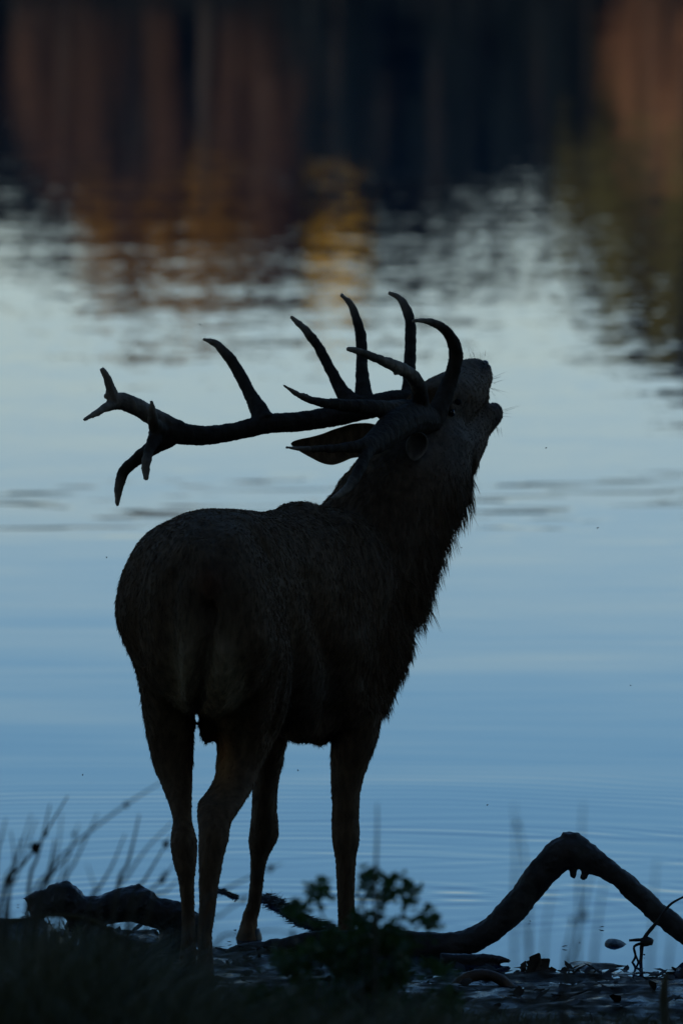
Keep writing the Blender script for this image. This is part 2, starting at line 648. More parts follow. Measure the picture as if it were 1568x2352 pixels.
def make_tree(name, x, y, H, bottom, rad, leafmat, n, size, seed, label, group, conifer=False, clumps=38):
    r = np.random.default_rng(seed)
    gz = ground_z(x, y, False) - 0.1
    root = empty(name, (x, y, gz))
    tag(root, label, 'tree', group)
    pts, cc = crown_points(r, n, H, bottom, rad, conifer, clumps)
    tb = MB()
    tr = 0.022 * H
    top = H * (0.93 if conifer else 0.72)
    lean = r.uniform(-0.03, 0.03, 2) * H
    tube(tb, [(x, y, gz, tr * 1.35), (x + lean[0] * .2, y + lean[1] * .2, gz + H * 0.12, tr), (x + lean[0] * .6, y + lean[1] * .6, gz + H * 0.45, tr * 0.7), (x + lean[0], y + lean[1], gz + top, tr * 0.15)], 8, 3, 0.15, 3)
    for k in r.choice(len(cc), size=min(9, len(cc)), replace=False):
        c = cc[k]
        z0 = min(max(bottom * 0.8, c[2] - 0.25 * H), top * 0.9)
        tube(tb, [(x + lean[0] * z0 / H, y + lean[1] * z0 / H, gz + z0, tr * 0.4), (x + c[0] * 0.5, y + c[1] * 0.5, gz + (z0 + c[2]) * 0.5 + 0.1, tr * 0.25), (x + c[0], y + c[1], gz + c[2], tr * 0.08)], 5, 3)
    tb.build('trunk', MAT['trunk'], root)
    me = quads_mesh('crown', pts + np.array([x, y, gz]), size, r)
    link('crown', me, leafmat, root)
    return root


FAR = 'autumn trees on the far shore seen as reflections'
# (px centre, py of the reflected top, half width px, distance, leaf, conifer, label)
far_trees = [
    (-420, 560, 170, 262, 'olive', 0, 'olive tree of the far shore beyond the rust trees'),
    (-180, 520, 150, 264, 'brown', 0, 'brown autumn tree of the far shore before the dark conifer'),
    (40, 430, 100, 270, 'darkgreen', 1, 'dark conifer mirrored beside the rust red trees on the far shore'),
    (140, 450, 105, 258, 'rust', 0, 'rust red autumn tree mirrored next to the dark conifer edge'),
    (300, 560, 110, 261, 'rust', 0, 'rust brown tree mirrored before the golden brown crown'),
    (330, 650, 130, 263.5, 'gold', 0, 'golden brown tall tree mirrored above the far rust trees'),
    (480, 640, 100, 260, 'gold', 0, 'golden slim tree mirrored between rust trees on the lake'),
    (600, 560, 105, 258, 'rust', 0, 'rust red tree mirrored left of the bright yellow crown'),
    (640, 600, 80, 270, 'brown', 0, 'dull brown tree mirrored behind the rust red tree'),
    (775, 640, 62, 257, 'yellow', 0, 'bright yellow tree crown mirrored above the antlers'),
    (770, 390, 105, 256, 'darkgreen', 0, 'dark green low tree mirrored in front of the yellow crown'),
    (880, 580, 90, 266, 'darkgreen', 1, 'dark conifer mirrored right beside the yellow crown'),
    (900, 560, 80, 272, 'darkgreen', 0, 'dark round tree mirrored behind the dark conifers'),
    (1010, 540, 110, 263, 'darkgreen', 1, 'broad dark conifer mirrored in the middle of the dark row'),
    (1120, 500, 100, 267, 'darkgreen', 1, 'dark conifer mirrored left of the gap of pale sky'),
    (1230, 430, 100, 262, 'darkgreen', 0, 'low dark tree mirrored under the gap of pale sky'),
    (1340, 560, 90, 268, 'olive', 0, 'olive tree mirrored left of the orange bush'),
    (1490, 340, 95, 256, 'orange', 0, 'orange autumn bush mirrored at the far shore before olive trees'),
    (1490, 720, 130, 258.5, 'olive', 0, 'tall olive green tree mirrored behind the orange bush'),
    (1625, 930, 165, 264, 'darkgreen', 0, 'tallest dark green tree mirrored beyond the olive tree'),
    (1900, 760, 170, 266, 'olive', 0, 'olive tree of the far shore beyond the tallest green tree'),
    (2150, 620, 170, 263, 'brown', 0, 'brown tree of the far shore farthest beyond the tallest green tree'),
]
for i, (px, top, hw, Yt, lm, con, lab) in enumerate(far_trees):
    x = (px - 784) * Yt / F_PX
    top += 95 if lm in ('darkgreen', 'gold', 'olive', 'brown') else 50
    H = (top + 350) / F_PX * Yt - CAM_H - ground_z(x, Yt, False)
    low = 10.6 if lm == 'yellow' else 8.4 if lm == 'gold' else 5.5 if px == 1490 and lm == 'olive' else 0.6 if lm in ('rust', 'orange', 'darkgreen') else H * 0.12
    make_tree('conifer_tree' if con else 'autumn_tree', x, Yt, H, low, hw * Yt / F_PX * 1.15, MAT[lm], 9000, 0.40, 100 + i, lab, FAR, bool(con), 46)

# understorey behind and before the far trees: masses nobody could count
r_ = np.random.default_rng(5)
n_ = 60000
ux = r_.uniform(-45, 45, n_)
uy = r_.uniform(271, 281, n_)
upx = 784 + F_PX * ux / 276.0
utop = np.interp(upx, [-2000, 0, 200, 250, 540, 700, 850, 1000, 1150, 1205, 1260, 1320, 1450, 1568, 1700, 3500], [540, 480, 540, 640, 650, 620, 620, 590, 530, 470, 520, 610, 720, 840, 780, 600])
utop = utop + 75 + np.array([34 * noise.noise(Vector((x * 1.3, 3.3, 0))) + 22 * noise.noise(Vector((x * 4.1, 1.3, 0))) for x in ux])
uh = (utop + 350) / F_PX * 276.0 - CAM_H
uz = 1.5 + (uh - 1.5) * r_.uniform(0, 1, n_)
tag(link('woodland', quads_mesh('woodland', np.stack([ux, uy, uz], 1), 0.75, r_), MAT['shade']), 'dark wood massed behind the far shore trees', 'woodland', kind='stuff')
n_ = 22000
ux = r_.uniform(-45, 45, n_)
uy = r_.uniform(254.5, 257.5, n_)
uz = (2.6 + 1.2 * np.array([noise.noise(Vector((x * 0.6, 8.3, 0))) for x in ux])) * r_.uniform(0, 1, n_)
tag(link('shrubbery', quads_mesh('shrubbery', np.stack([ux, uy, uz], 1), 0.40, r_), MAT['shade']), 'low dark shrubs fringing the far shore', 'shrubs', kind='stuff')

# the wood on the near bank that shades stag and photographer
NEAR = [(-7.2, 13.0, 14, 1.0), (7.6, 12.4, 15, 0.7), (-13.5, 6.0, 16, 2.1), (14.0, 5.0, 15, 3.9), (-15.0, -8.0, 17, 4.4), (15.0, -9.0, 18, 2.7), (-22, 10, 15, 3.3), (23, 9, 15, 0.9)]
proto = None
for (x, y, H, a) in NEAR:
    if proto is None:
        proto = make_tree('broadleaf_tree', x, y, H, 4.6, 7.2, MAT['nearleaf'], 5500, 0.55, 900, 'large leafy tree overhanging the near bank', 'trees of the near bank wood', False, 60)
        ploc = proto.location.copy()
        proto_children = list(proto.children)
        continue
    c = proto.copy()
    COL.objects.link(c)
    c.location = (x, y, ground_z(x, y, False) - 0.1)
    c.rotation_euler = (0, 0, a)
    k = H / 14.0
    c.scale = (k, k, k)
    for ch in proto_children:
        d = ch.copy()
        COL.objects.link(d)
        d.parent = c
        d.matrix_parent_inverse = Matrix.Translation(-ploc)

nn_ = 40000  # unseen leaf belt added behind the camera, dense enough to block the low sun
nx_ = r_.uniform(-80, 80, nn_)
ny_ = r_.uniform(-36, -22, nn_)
nz_ = 1.2 + r_.uniform(0, 1, nn_) * (16.5 + 1.2 * np.sin(nx_ * 0.55) + 0.8 * np.sin(nx_ * 1.7))
sunblock_wood = link('woodland', quads_mesh('woodland', np.stack([nx_, ny_, nz_], 1), 1.7, r_), MAT['nearleaf'])
tag(sunblock_wood, 'unseen dense wood added behind the near bank to block the sun', 'woodland', kind='stuff')

# ------------------------------------------------------------------ the stag
YAW = R(22)
AX = Vector((math.sin(YAW), math.cos(YAW), 0))       # heading, away from the camera
RT = Vector((math.cos(YAW), -math.sin(YAW), 0))      # its right


def ell_ring(c, sx, sz, ux, uz, n=20, pw=1.0):
    out = []
    for j in range(n):
        a = 2 * math.pi * j / n
        ca, sa = math.cos(a), math.sin(a)
        out.append(c + ux * (math.copysign(abs(ca) ** pw, ca) * sx) + uz * (math.copysign(abs(sa) ** pw, sa) * sz))
    return out


def loft(mb, st, n=20, per=5, pw=1.0):
    """st: list of (centre Vector, half side, half up, ux, uz)"""
    arr = catmull([(*s[0], s[1], s[2], *s[3], *s[4]) for s in st], per)
    mb.rings([ell_ring(Vector(a[:3]), max(a[3], .002), max(a[4], .002), Vector(a[5:8]).normalized(), Vector(a[8:11]).normalized(), n, pw) for a in arr])


UP = Vector((0, 0, 1))
XV = Vector((1, 0, 0))
YV = Vector((0, 1, 0))

body = MB()
# trunk: stations from rump to chest; (px, y_top, y_bottom, Y, half width m)
trunk = [
    (452, 1330, 1470, 19.55, 0.07), (456, 1262, 1560, 19.60, 0.150), (463, 1205, 1620, 19.70, 0.203), (474, 1174, 1640, 19.83, 0.222),
    (512, 1168, 1640, 20.00, 0.222), (560, 1172, 1650, 20.14, 0.225), (612, 1178, 1672, 20.27, 0.240), (668, 1168, 1690, 20.40, 0.250),
    (722, 1160, 1700, 20.52, 0.245), (775, 1170, 1690, 20.64, 0.225), (815, 1200, 1660, 20.74, 0.19), (845, 1260, 1600, 20.82, 0.13), (860, 1330, 1540, 20.86, 0.06)]
st = []
for (px, yt, yb, Y, hw) in trunk:
    a, b = P(px, yt, Y), P(px, yb, Y)
    st.append(((a + b) / 2, hw, (a - b).length / 2, RT, UP))
loft(body, st, 26, 5, 0.92)

# neck: (px, py, half across px, Y, depth half m) across = direction in picture perpendicular to the neck
neck = [(790, 1400, 150, 20.62, 0.17), (815, 1330, 172, 20.66, 0.20), (862, 1262, 168, 20.70, 0.20), (906, 1192, 152, 20.74, 0.185), (946, 1120, 138, 20.78, 0.165),
        (972, 1058, 116, 20.82, 0.14), (990, 1005, 100, 20.86, 0.115), (1005, 965, 82, 20.90, 0.10), (1015, 935, 55, 20.92, 0.07)]
nd = Vector((0.5, 0, 0.85)).normalized()
across = Vector((0.88, 0, -0.47)).normalized()
st = []
for (px, py, hw, Y, dp) in neck:
    st.append((P(px, py, Y), hw * M_PX(Y), dp, across, YV))
loft(body, st, 24, 5, 0.95)

# brisket and front of chest
for (px, py, Y, a, b, c) in [(850, 1430, 20.80, 0.115, 0.12, 0.17), (815, 1525, 20.74, 0.085, 0.13, 0.13), (790, 1590, 20.62, 0.085, 0.15, 0.11)]:
    ball(body, P(px, py, Y), a, b, c, n=14, m=10)
# right shoulder and haunch muscle, hip
ball(body, P(690, 1196, 20.46), 0.085, 0.15, 0.055, n=14, m=10)
ball(body, P(955, 1352, 20.80), 0.062, 0.07, 0.115, n=14, m=10)
ball(body, P(700, 1640, 20.45), 0.12, 0.2, 0.08, n=14, m=10)
ball(body, P(800, 1500, 20.42), 0.085, 0.15, 0.22, n=14, m=10)
ball(body, P(770, 1310, 20.45), 0.10, 0.16, 0.17, n=14, m=10)
ball(body, P(575, 1480, 19.92), 0.115, 0.17, 0.25, n=14, m=10)
ball(body, P(520, 1300, 19.85), 0.15, 0.16, 0.15, n=14, m=10)

# legs: rows (y, x_left, x_right, Y, depth/width ratio)
def leg(rows, n=16):
    st = []
    for (y, xl, xr, Y, k) in rows:
        c = P((xl + xr) / 2, y, Y)
        h = (xr - xl) / 2 * M_PX(Y)
        st.append((c, h, h * k, XV, YV))
    loft(body, st, n, 4)


hind_left = [(1196, 385, 450, 19.90, 1.1), (1215, 350, 455, 19.89, 1.2), (1246, 317, 458, 19.88, 1.3), (1290, 291, 460, 19.87, 1.3), (1340, 273, 460, 19.86, 1.3), (1405, 264, 460, 19.86, 1.4), (1460, 277, 457, 19.88, 1.5), (1533, 309, 454, 19.93, 1.7), (1600, 323, 450, 19.98, 1.8), (1665, 332, 446, 20.02, 1.7), (1720, 343, 445, 20.03, 1.5),
             (1766, 354, 443, 20.02, 1.35), (1806, 371, 442, 19.99, 1.3), (1846, 386, 441, 19.95, 1.4), (1878, 396, 441, 19.92, 1.6), (1899, 395, 444, 19.90, 1.7),
             (1931, 391, 453, 19.88, 1.5), (1967, 394, 453, 19.87, 1.3), (1999, 402, 450, 19.86, 1.25), (2023, 409, 447, 19.86, 1.25), (2068, 414, 447, 19.86, 1.15), (2110, 416, 448, 19.86, 1.15), (2148, 416, 450, 19.86, 1.2),
             (2190, 412, 452, 19.87, 1.2), (2215, 412, 450, 19.88, 1.1), (2236, 414, 450, 19.89, 1.1)]
hind_right = [(1400, 470, 640, 19.80, 1.3), (1480, 468, 668, 19.84, 1.35), (1560, 474, 672, 19.92, 1.5), (1620, 484, 664, 19.97, 1.5), (1665, 492, 650, 20.00, 1.4), (1705, 496, 632, 20.01, 1.3), (1740, 497, 614, 19.99, 1.2), (1778, 493, 596, 19.95, 1.15),
              (1806, 482, 586, 19.91, 1.15), (1828, 466, 573, 19.87, 1.2), (1846, 452, 562, 19.83, 1.25), (1880, 452, 538, 19.78, 1.3), (1905, 455, 528, 19.75, 1.3), (1927, 455, 527, 19.74, 1.25), (1967, 455, 515, 19.72, 1.2),
              (2007, 456, 508, 19.71, 1.15), (2040, 456, 502, 19.70, 1.1), (2076, 456, 498, 19.69, 1.1), (2116, 454, 494, 19.68, 1.1), (2160, 453, 491, 19.67, 1.15), (2200, 452, 491, 19.66, 1.2), (2240, 450, 492, 19.66, 1.25), (2262, 452, 490, 19.66, 1.1), (2284, 453, 489, 19.68, 1.1)]
fore_left = [(1500, 590, 700, 20.62, 1.4), (1600, 588, 692, 20.66, 1.5), (1680, 585, 668, 20.68, 1.5), (1725, 583, 655, 20.68, 1.4), (1750, 582, 651, 20.68, 1.35), (1782, 580, 644, 20.67, 1.3), (1806, 578, 639, 20.67, 1.3), (1838, 578, 637, 20.66, 1.3), (1870, 577, 637, 20.66, 1.25),
             (1903, 573, 641, 20.66, 1.2), (1927, 570, 639, 20.66, 1.2), (1947, 571, 629, 20.66, 1.2), (1967, 574, 617, 20.66, 1.2), (1995, 574, 610, 20.66, 1.2), (2027, 573, 606, 20.66, 1.2), (2060, 570, 602, 20.66, 1.2), (2100, 565, 599, 20.66, 1.25),
             (2128, 558, 598, 20.66, 1.3), (2146, 552, 600, 20.66, 1.3), (2164, 547, 602, 20.66, 1.3)]
fore_right = [(1520, 762, 900, 20.50, 1.5), (1600, 760, 890, 20.50, 1.6), (1665, 760, 877, 20.50, 1.5), (1705, 760, 866, 20.50, 1.4), (1737, 759, 854, 20.50, 1.35), (1766, 759, 843, 20.50, 1.3), (1798, 759, 833, 20.50, 1.3), (1826, 760, 827, 20.50, 1.3), (1858, 762, 826, 20.50, 1.25),
              (1890, 760, 825, 20.50, 1.2), (1915, 761, 827, 20.50, 1.2), (1942, 763, 824, 20.50, 1.2), (1971, 769, 819, 20.50, 1.2), (2007, 771, 816, 20.50, 1.15), (2048, 773, 815, 20.50, 1.15), (2100, 775, 815, 20.50, 1.2), (2140, 776, 816, 20.49, 1.25), (2170, 776, 820, 20.48, 1.25)]
for rows in (hind_left, hind_right, fore_left, fore_right):
    leg(rows)
# scrotum and sheath tuft, tail
ball(body, P(477, 1655, 20.02), 0.025, 0.04, 0.064, n=12, m=8)
ball(body, P(735, 1696, 20.45), 0.03, 0.05, 0.022, n=12, m=8)
tube(body, [(*P(466, 1255, 19.63), 0.034), (*P(474, 1300, 19.575), 0.034), (*P(481, 1350, 19.55), 0.027), (*P(485, 1392, 19.555), 0.010)], 10, 4)

# head: raised muzzle, open mouth
mz = [(985, 945, 62, 20.86), (1015, 930, 74, 20.93), (1042, 912, 70, 21.02), (1066, 890, 58, 21.10), (1083, 867, 50, 21.17), (1094, 857, 42, 21.22), (1102, 848, 26, 21.25)]
haxis = Vector((0.19, 0.34, 0.22)).normalized()
hup = Vector((-0.62, 0, 0.78)).normalized()
hsd = Vector((0.78, 0, 0.62)).normalized()
loft(body, [(P(x, y, Y), r * M_PX(Y), r * M_PX(Y) * 0.95, XV, Vector((0, -0.3, 0.95)).normalized()) for (x, y, r, Y) in mz], 20, 5)
jaw = [(1006, 1062, 84, 20.90), (1038, 1034, 64, 20.95), (1068, 1008, 48, 21.02), (1090, 985, 38, 21.08), (1116, 964, 32, 21.13), (1130, 952, 26, 21.16), (1136, 944, 15, 21.17)]
loft(body, [(P(x, y, Y), r * M_PX(Y), r * M_PX(Y), XV, Vector((0, -0.3, 0.95)).normalized()) for (x, y, r, Y) in jaw], 18, 5)
ball(body, P(1133, 950, 21.16), 0.024, 0.03, 0.032, n=12, m=8)
# nose pad, upper lip, cheek, brow over the eye
ball(body, P(1111, 846, 21.25), 0.025, 0.03, 0.028, n=12, m=8)
ball(body, P(1118, 869, 21.22), 0.020, 0.035, 0.026, n=12, m=8)
ball(body, P(1096, 895, 21.10), 0.036, 0.05, 0.05, n=12, m=8)
ball(body, P(1104, 915, 21.12), 0.026, 0.03, 0.026, n=12, m=8)
ball(body, P(1030, 930, 20.86), 0.020, 0.03, 0.024, n=12, m=8)
# antler pedicles
tube(body, [(*P(1000, 965, 20.88), 0.036), (*P(982, 962, 20.80), 0.032)], 10, 3)
tube(body, [(*P(960, 930, 20.95), 0.034), (*P(935, 918, 20.95), 0.028)], 10, 3)

bme = remesh(body, 'body', 0.0075, 7, 0.5)

WARP = [(900, 1590, -26, -4), (920, 1550, -24, 0), (880, 1625, -6, -4), (1075, 1100, 9, 0), (1070, 1130, 10, 2), (1085, 1070, 6, 0), (1020, 1260, -20, 0), (1040, 1215, -20, 0), (1050, 1180, -14, 0), (1005, 1310, -18, 0), (985, 1360, -14, 0), (965, 1420, -16, 0), (950, 1470, -12, 0), (940, 1510, -12, 0), (600, 1176, 4, 0), (635, 1168, 0, 0), (1125, 838, -6, 2), (1121, 917, -3, 0), (1142, 926, 2, -5), (448, 1640, 0, 8), (1135, 930, 2, -3), (812, 1068, -4, 0), (735, 1160, 0, 2), (690, 1150, 0, 4), (850, 1640, 0, 0), (555, 2150, -8, 0)]   # (px, py, dx, dy) outline corrections


def apply_warp(me):
    if not WARP: return
    co = get_co(me).astype(float)
    rel = co - np.array([0, 0, CAM_H])
    dep = rel[:, 1] * math.cos(PITCH) - rel[:, 2] * math.sin(PITCH)
    ux = 784 + F_PX * rel[:, 0] / dep
    uy = 1176 - F_PX * (rel[:, 1] * math.sin(PITCH) + rel[:, 2] * math.cos(PITCH)) / dep
    wp = np.array(WARP, dtype=float)
    sx = np.zeros(len(co)); sy = np.zeros(len(co)); sw = np.full(len(co), 0.02)
    for (a, b, dx, dy) in wp:
        g = np.exp(-((ux - a) ** 2 + (uy - b) ** 2) / (2 * 28.0 ** 2))
        sx += g * dx; sy += g * dy; sw += g
    sw = np.maximum(sw, 0.15)
    co[:, 0] += sx / sw * dep / F_PX
    k = sy / sw * dep / F_PX
    co[:, 1] -= k * math.sin(PITCH)
    co[:, 2] -= k * math.cos(PITCH)
    set_co(me, co)


apply_warp(bme)


def sculpt(me):
    """press the folds between the muscles into the side turned to the rear right"""
    co = get_co(me).astype(float)
    nn = np.empty(len(me.vertices) * 3, dtype=np.float32)
    me.vertices.foreach_get('normal', nn)
    nn = nn.reshape(-1, 3)
    rel = co - np.array([0, 0, CAM_H])
    dep = rel[:, 1] * math.cos(PITCH) - rel[:, 2] * math.sin(PITCH)
    ux = 784 + F_PX * rel[:, 0] / dep
    uy = 1176 - F_PX * (rel[:, 1] * math.sin(PITCH) + rel[:, 2] * math.cos(PITCH)) / dep
    face = np.clip(-nn[:, 1] * 2.0, 0, 1)
    tot = np.zeros(len(co))
    for (pts, wd, dp) in [
        ([(480, 1400), (474, 1480), (462, 1560), (450, 1640)], 17, -0.040),
        ([(640, 1330), (672, 1420), (688, 1510), (668, 1600), (640, 1690)], 26, -0.034),
        ([(712, 1330), (735, 1430), (765, 1530), (772, 1600), (752, 1680)], 24, -0.026),
        ([(770, 1190), (830, 1290), (870, 1400), (880, 1500)], 26, -0.016),
        ([(395, 1330), (385, 1430), (392, 1530), (405, 1640)], 22, -0.018),
        ([(575, 1560), (560, 1640), (545, 1730)], 18, -0.014),
        ([(600, 1220), (640, 1300)], 30, -0.016),
        ([(535, 1235)], 34, 0.016), ([(430, 1250)], 34, 0.014), ([(610, 1480)], 45, 0.018), ([(815, 1480)], 36, 0.016), ([(760, 1240)], 40, 0.014),
        ([(430, 1500), (428, 1600)], 20, 0.014), ([(515, 1500), (512, 1620)], 22, 0.016),
        ([(1060, 955), (1085, 930)], 14, -0.008), ([(1030, 1000), (1075, 1010)], 18, 0.008), ([(1049, 922)], 9, -0.010), ([(1036, 947)], 10, -0.006), ([(1025, 925), (1045, 905)], 10, 0.006),
    ]:
        c = catmull(pts, 8) if len(pts) > 1 else np.array(pts, dtype=float)
        d2 = np.full(len(co), 1e9)
        for (a, b) in c:
            d2 = np.minimum(d2, (ux - a) ** 2 + (uy - b) ** 2)
        tot += dp * np.exp(-d2 / (2.0 * wd * wd * 0.45)) * face
    set_co(me, co + nn * tot[:, None])


sculpt(bme)


def surf(px, py, rad=7.0):
    """nearest point of the body surface seen at a picture point"""
    co = get_co(bme).astype(float)
    rel = co - np.array([0, 0, CAM_H])
    dep = rel[:, 1] * math.cos(PITCH) - rel[:, 2] * math.sin(PITCH)
    ux = 784 + F_PX * rel[:, 0] / dep
    uy = 1176 - F_PX * (rel[:, 1] * math.sin(PITCH) + rel[:, 2] * math.cos(PITCH)) / dep
    k = np.where((ux - px) ** 2 + (uy - py) ** 2 < rad * rad)[0]
    return P(px, py, float(co[k, 1].min()))


# coat colours, part of the animal: pale rump patch, buff inner hind leg, dark mane
def project(co):
    rel = co - np.array([0, 0, CAM_H])
    dep = rel[:, 1] * math.cos(PITCH) - rel[:, 2] * math.sin(PITCH)
    return 784 + F_PX * rel[:, 0] / dep, 1176 - F_PX * (rel[:, 1] * math.sin(PITCH) + rel[:, 2] * math.cos(PITCH)) / dep


def coat_colour(co):
    ux, uy = project(co)
    Yc = co[:, 1]
    base = np.tile(np.array([0.155, 0.095, 0.050]), (len(co), 1))

    def blob(cx, cy, rx, ry, col, k=1.0, ymax=99):
        g = k * np.exp(-(((ux - cx) / rx) ** 2 + ((uy - cy) / ry) ** 2) * 1.2) * (Yc < ymax)
        g = np.clip(g, 0, 1)[:, None]
        base[:] = base * (1 - g) + np.array(col) * g
    blob(480, 1330, 130, 150, (0.12, 0.085, 0.052), 0.8, 20.1)
    blob(425, 1560, 45, 120, (0.40, 0.30, 0.17), 0.95, 20.2)
    blob(510, 1570, 60, 120, (0.40, 0.30, 0.17), 0.95, 20.1)
    blob(510, 1740, 28, 75, (0.44, 0.22, 0.08), 0.95, 20.2)
    blob(480, 1345, 32, 50, (0.13, 0.055, 0.030), 0.8, 19.7)
    blob(580, 2140, 30, 40, (0.36, 0.18, 0.075), 0.9)
    blob(720, 1590, 90, 90, (0.13, 0.10, 0.07), 0.8)
    blob(960, 1020, 35, 45, (0.19, 0.17, 0.15), 0.8)
    blob(1050, 1000, 60, 110, (0.145, 0.118, 0.09), 0.8)
    blob(930, 1250, 120, 150, (0.125, 0.080, 0.046), 0.7)
    blob(1140, 925, 18, 14, (0.14, 0.14, 0.145), 0.7)
    blob(1150, 965, 26, 30, (0.020, 0.020, 0.022), 0.6)
    blob(1112, 838, 20, 18, (0.018, 0.018, 0.02), 0.8)
    return base


def paint(me, colour=None):
    co = get_co(me).astype(float)
    c = coat_colour(co) if colour is None else np.tile(np.array(colour, dtype=float), (len(co), 1)) * np.random.default_rng(2).uniform(0.85, 1.15, (len(co), 1))
    at = me.color_attributes.new('coat', 'FLOAT_COLOR', 'POINT')
    at.data.foreach_set('color', np.concatenate([c, np.ones((len(c), 1))], 1).astype(np.float32).ravel())


paint(bme)
stag = empty('stag', P(600, 2200, 20.2))
tag(stag, 'bellowing red deer stag with wide antlers standing at the lake edge', 'deer')
link('body', bme, MAT['fur'], stag)

# hair: tapered strands rooted on the body surface
def sample_surface(me, n, r):
    me.calc_loop_triangles()
    t = np.empty(len(me.loop_triangles) * 3, dtype=np.int32)
    me.loop_triangles.foreach_get('vertices', t)
    t = t.reshape(-1, 3)
    co = get_co(me).astype(float)
    a, b, c = co[t[:, 0]], co[t[:, 1]], co[t[:, 2]]
    nr = np.cross(b - a, c - a)
    ar = np.linalg.norm(nr, axis=1)
    nr /= np.maximum(ar, 1e-12)[:, None]
    pick = r.choice(len(t), size=n, p=ar / ar.sum())
    u = r.uniform(0, 1, n); v = r.uniform(0, 1, n)
    s = u + v > 1
    u[s] = 1 - u[s]; v[s] = 1 - v[s]
    p = a[pick] + (b - a)[pick] * u[:, None] + (c - a)[pick] * v[:, None]
    return p, nr[pick]


def strands(name, roots, dirs, bends, length, width, mat, parent, r, colour=True):
    """each strand: three-segment tapered ribbon"""
    n = len(roots)
    side = np.cross(dirs, r.normal(size=(n, 3)))
    side /= np.maximum(np.linalg.norm(side, axis=1), 1e-9)[:, None]
    L = length[:, None]
    W = width[:, None]
    p0 = roots - dirs * L * 0.08
    p1 = roots + dirs * L * 0.5
    p2 = roots + dirs * L * 0.8 + bends * L * 0.25
    v = np.stack([p0 - side * W, p0 + side * W, p1 + side * W * 0.7, p1 - side * W * 0.7, p2 + bends * L * 0.12, p2 + bends * L * 0.12 + side * W * 0.08], 1).reshape(-1, 3)
    b = (np.arange(n) * 6)[:, None]
    f = np.concatenate([b + np.array([[0, 1, 2, 3]]), b + np.array([[3, 2, 5, 4]])], 0)
    me = np_mesh(name, v, f)
    if colour:
        c = coat_colour(roots) * r.uniform(0.85, 1.15, (n, 1))
        c = np.repeat(c, 6, 0)
        at = me.color_attributes.new('coat', 'FLOAT_COLOR', 'POINT')
        at.data.foreach_set('color', np.concatenate([c, np.ones((len(c), 1))], 1).astype(np.float32).ravel())
    o = link(name, me, mat, parent)
    o['kind'] = 'stuff'
    return o


def fur():
    r = np.random.default_rng(11)
    p, nr = sample_surface(bme, 90000, r)
    ux, uy = project(p)
    axv = np.array(AX)
    flow = np.array([0, 0, -1.0]) * 0.8 - axv * 0.55
    # muzzle and face hair lies towards the neck; legs straight down
    d = flow + r.normal(size=p.shape) * 0.22
    d -= nr * (d * nr).sum(1)[:, None]
    d /= np.maximum(np.linalg.norm(d, axis=1), 1e-6)[:, None]
    lift = np.where(uy < 1700, 0.26, 0.2) + r.normal(size=len(p)) * 0.12
    d = d + nr * lift[:, None]
    d /= np.linalg.norm(d, axis=1)[:, None]
    ln = np.full(len(p), 0.014)
    ln[uy > 1760] = 0.007
    withers = (uy < 1250) & (ux > 610) & (ux < 800)
    ln[withers] = 0.020
    neckm = (ux > 780) & (uy > 1080) & (uy < 1640)
    ln[neckm] = 0.024
    head = (ux > 960) & (uy < 1060)
    ln[head] = 0.006
    ln *= r.uniform(0.5, 1.5, len(p))
    bend = np.tile(np.array([0, 0, -1.0]), (len(p), 1)) + r.normal(size=p.shape) * 0.3
    bend /= np.linalg.norm(bend, axis=1)[:, None]
    strands('coat_hair', p, d, bend, ln, np.full(len(p), 0.0009) * r.uniform(0.6, 1.4, len(p)), MAT['fur'], stag, r)
    # shaggy mane along throat and brisket: clumped longer hair
    p, nr = sample_surface(bme, 60000, r)
    ux, uy = project(p)
    band = np.interp(uy, [1085, 1130, 1190, 1260, 1330, 1400, 1440, 1500, 1560, 1620], [1050, 1035, 990, 960, 930, 900, 880, 880, 850, 820])
    k = (uy > 1095) & (uy < 1635) & (ux > band) & (p[:, 1] > 20.3)
    p, nr = p[k], nr[k]
    ux, uy = ux[k], uy[k]
    # clump: pull hair directions towards shared tufts
    key = np.floor(p / 0.022).astype(int)
    h = (key[:, 0] * 73856093 ^ key[:, 1] * 19349663 ^ key[:, 2] * 83492791) % 1009
    tr = np.random.default_rng(3).normal(size=(1009, 3))
    tl = np.random.default_rng(4).uniform(0.45, 1.5, 1009)
    d = np.array([0.10, -0.05, -1.0]) + tr[h] * 0.22 + nr * 0.30 + r.normal(size=p.shape) * 0.06
    d /= np.linalg.norm(d, axis=1)[:, None]
    cen = (key + 0.5) * 0.022 + d * 0.05
    ln = np.interp(uy, [1095, 1140, 1200, 1300, 1400, 1500, 1630], [0.04, 0.058, 0.042, 0.045, 0.048, 0.032, 0.026]) * tl[h] * r.uniform(0.7, 1.1, len(p))
    tip = p + d * ln[:, None]
    b = np.array([0, 0, -1.0]) + tr[h] * 0.15
    b = b / np.linalg.norm(b, axis=1)[:, None]
    strands('mane', p, d, b, ln, np.full(len(p), 0.0013), MAT['fur'], stag, r)


fur()

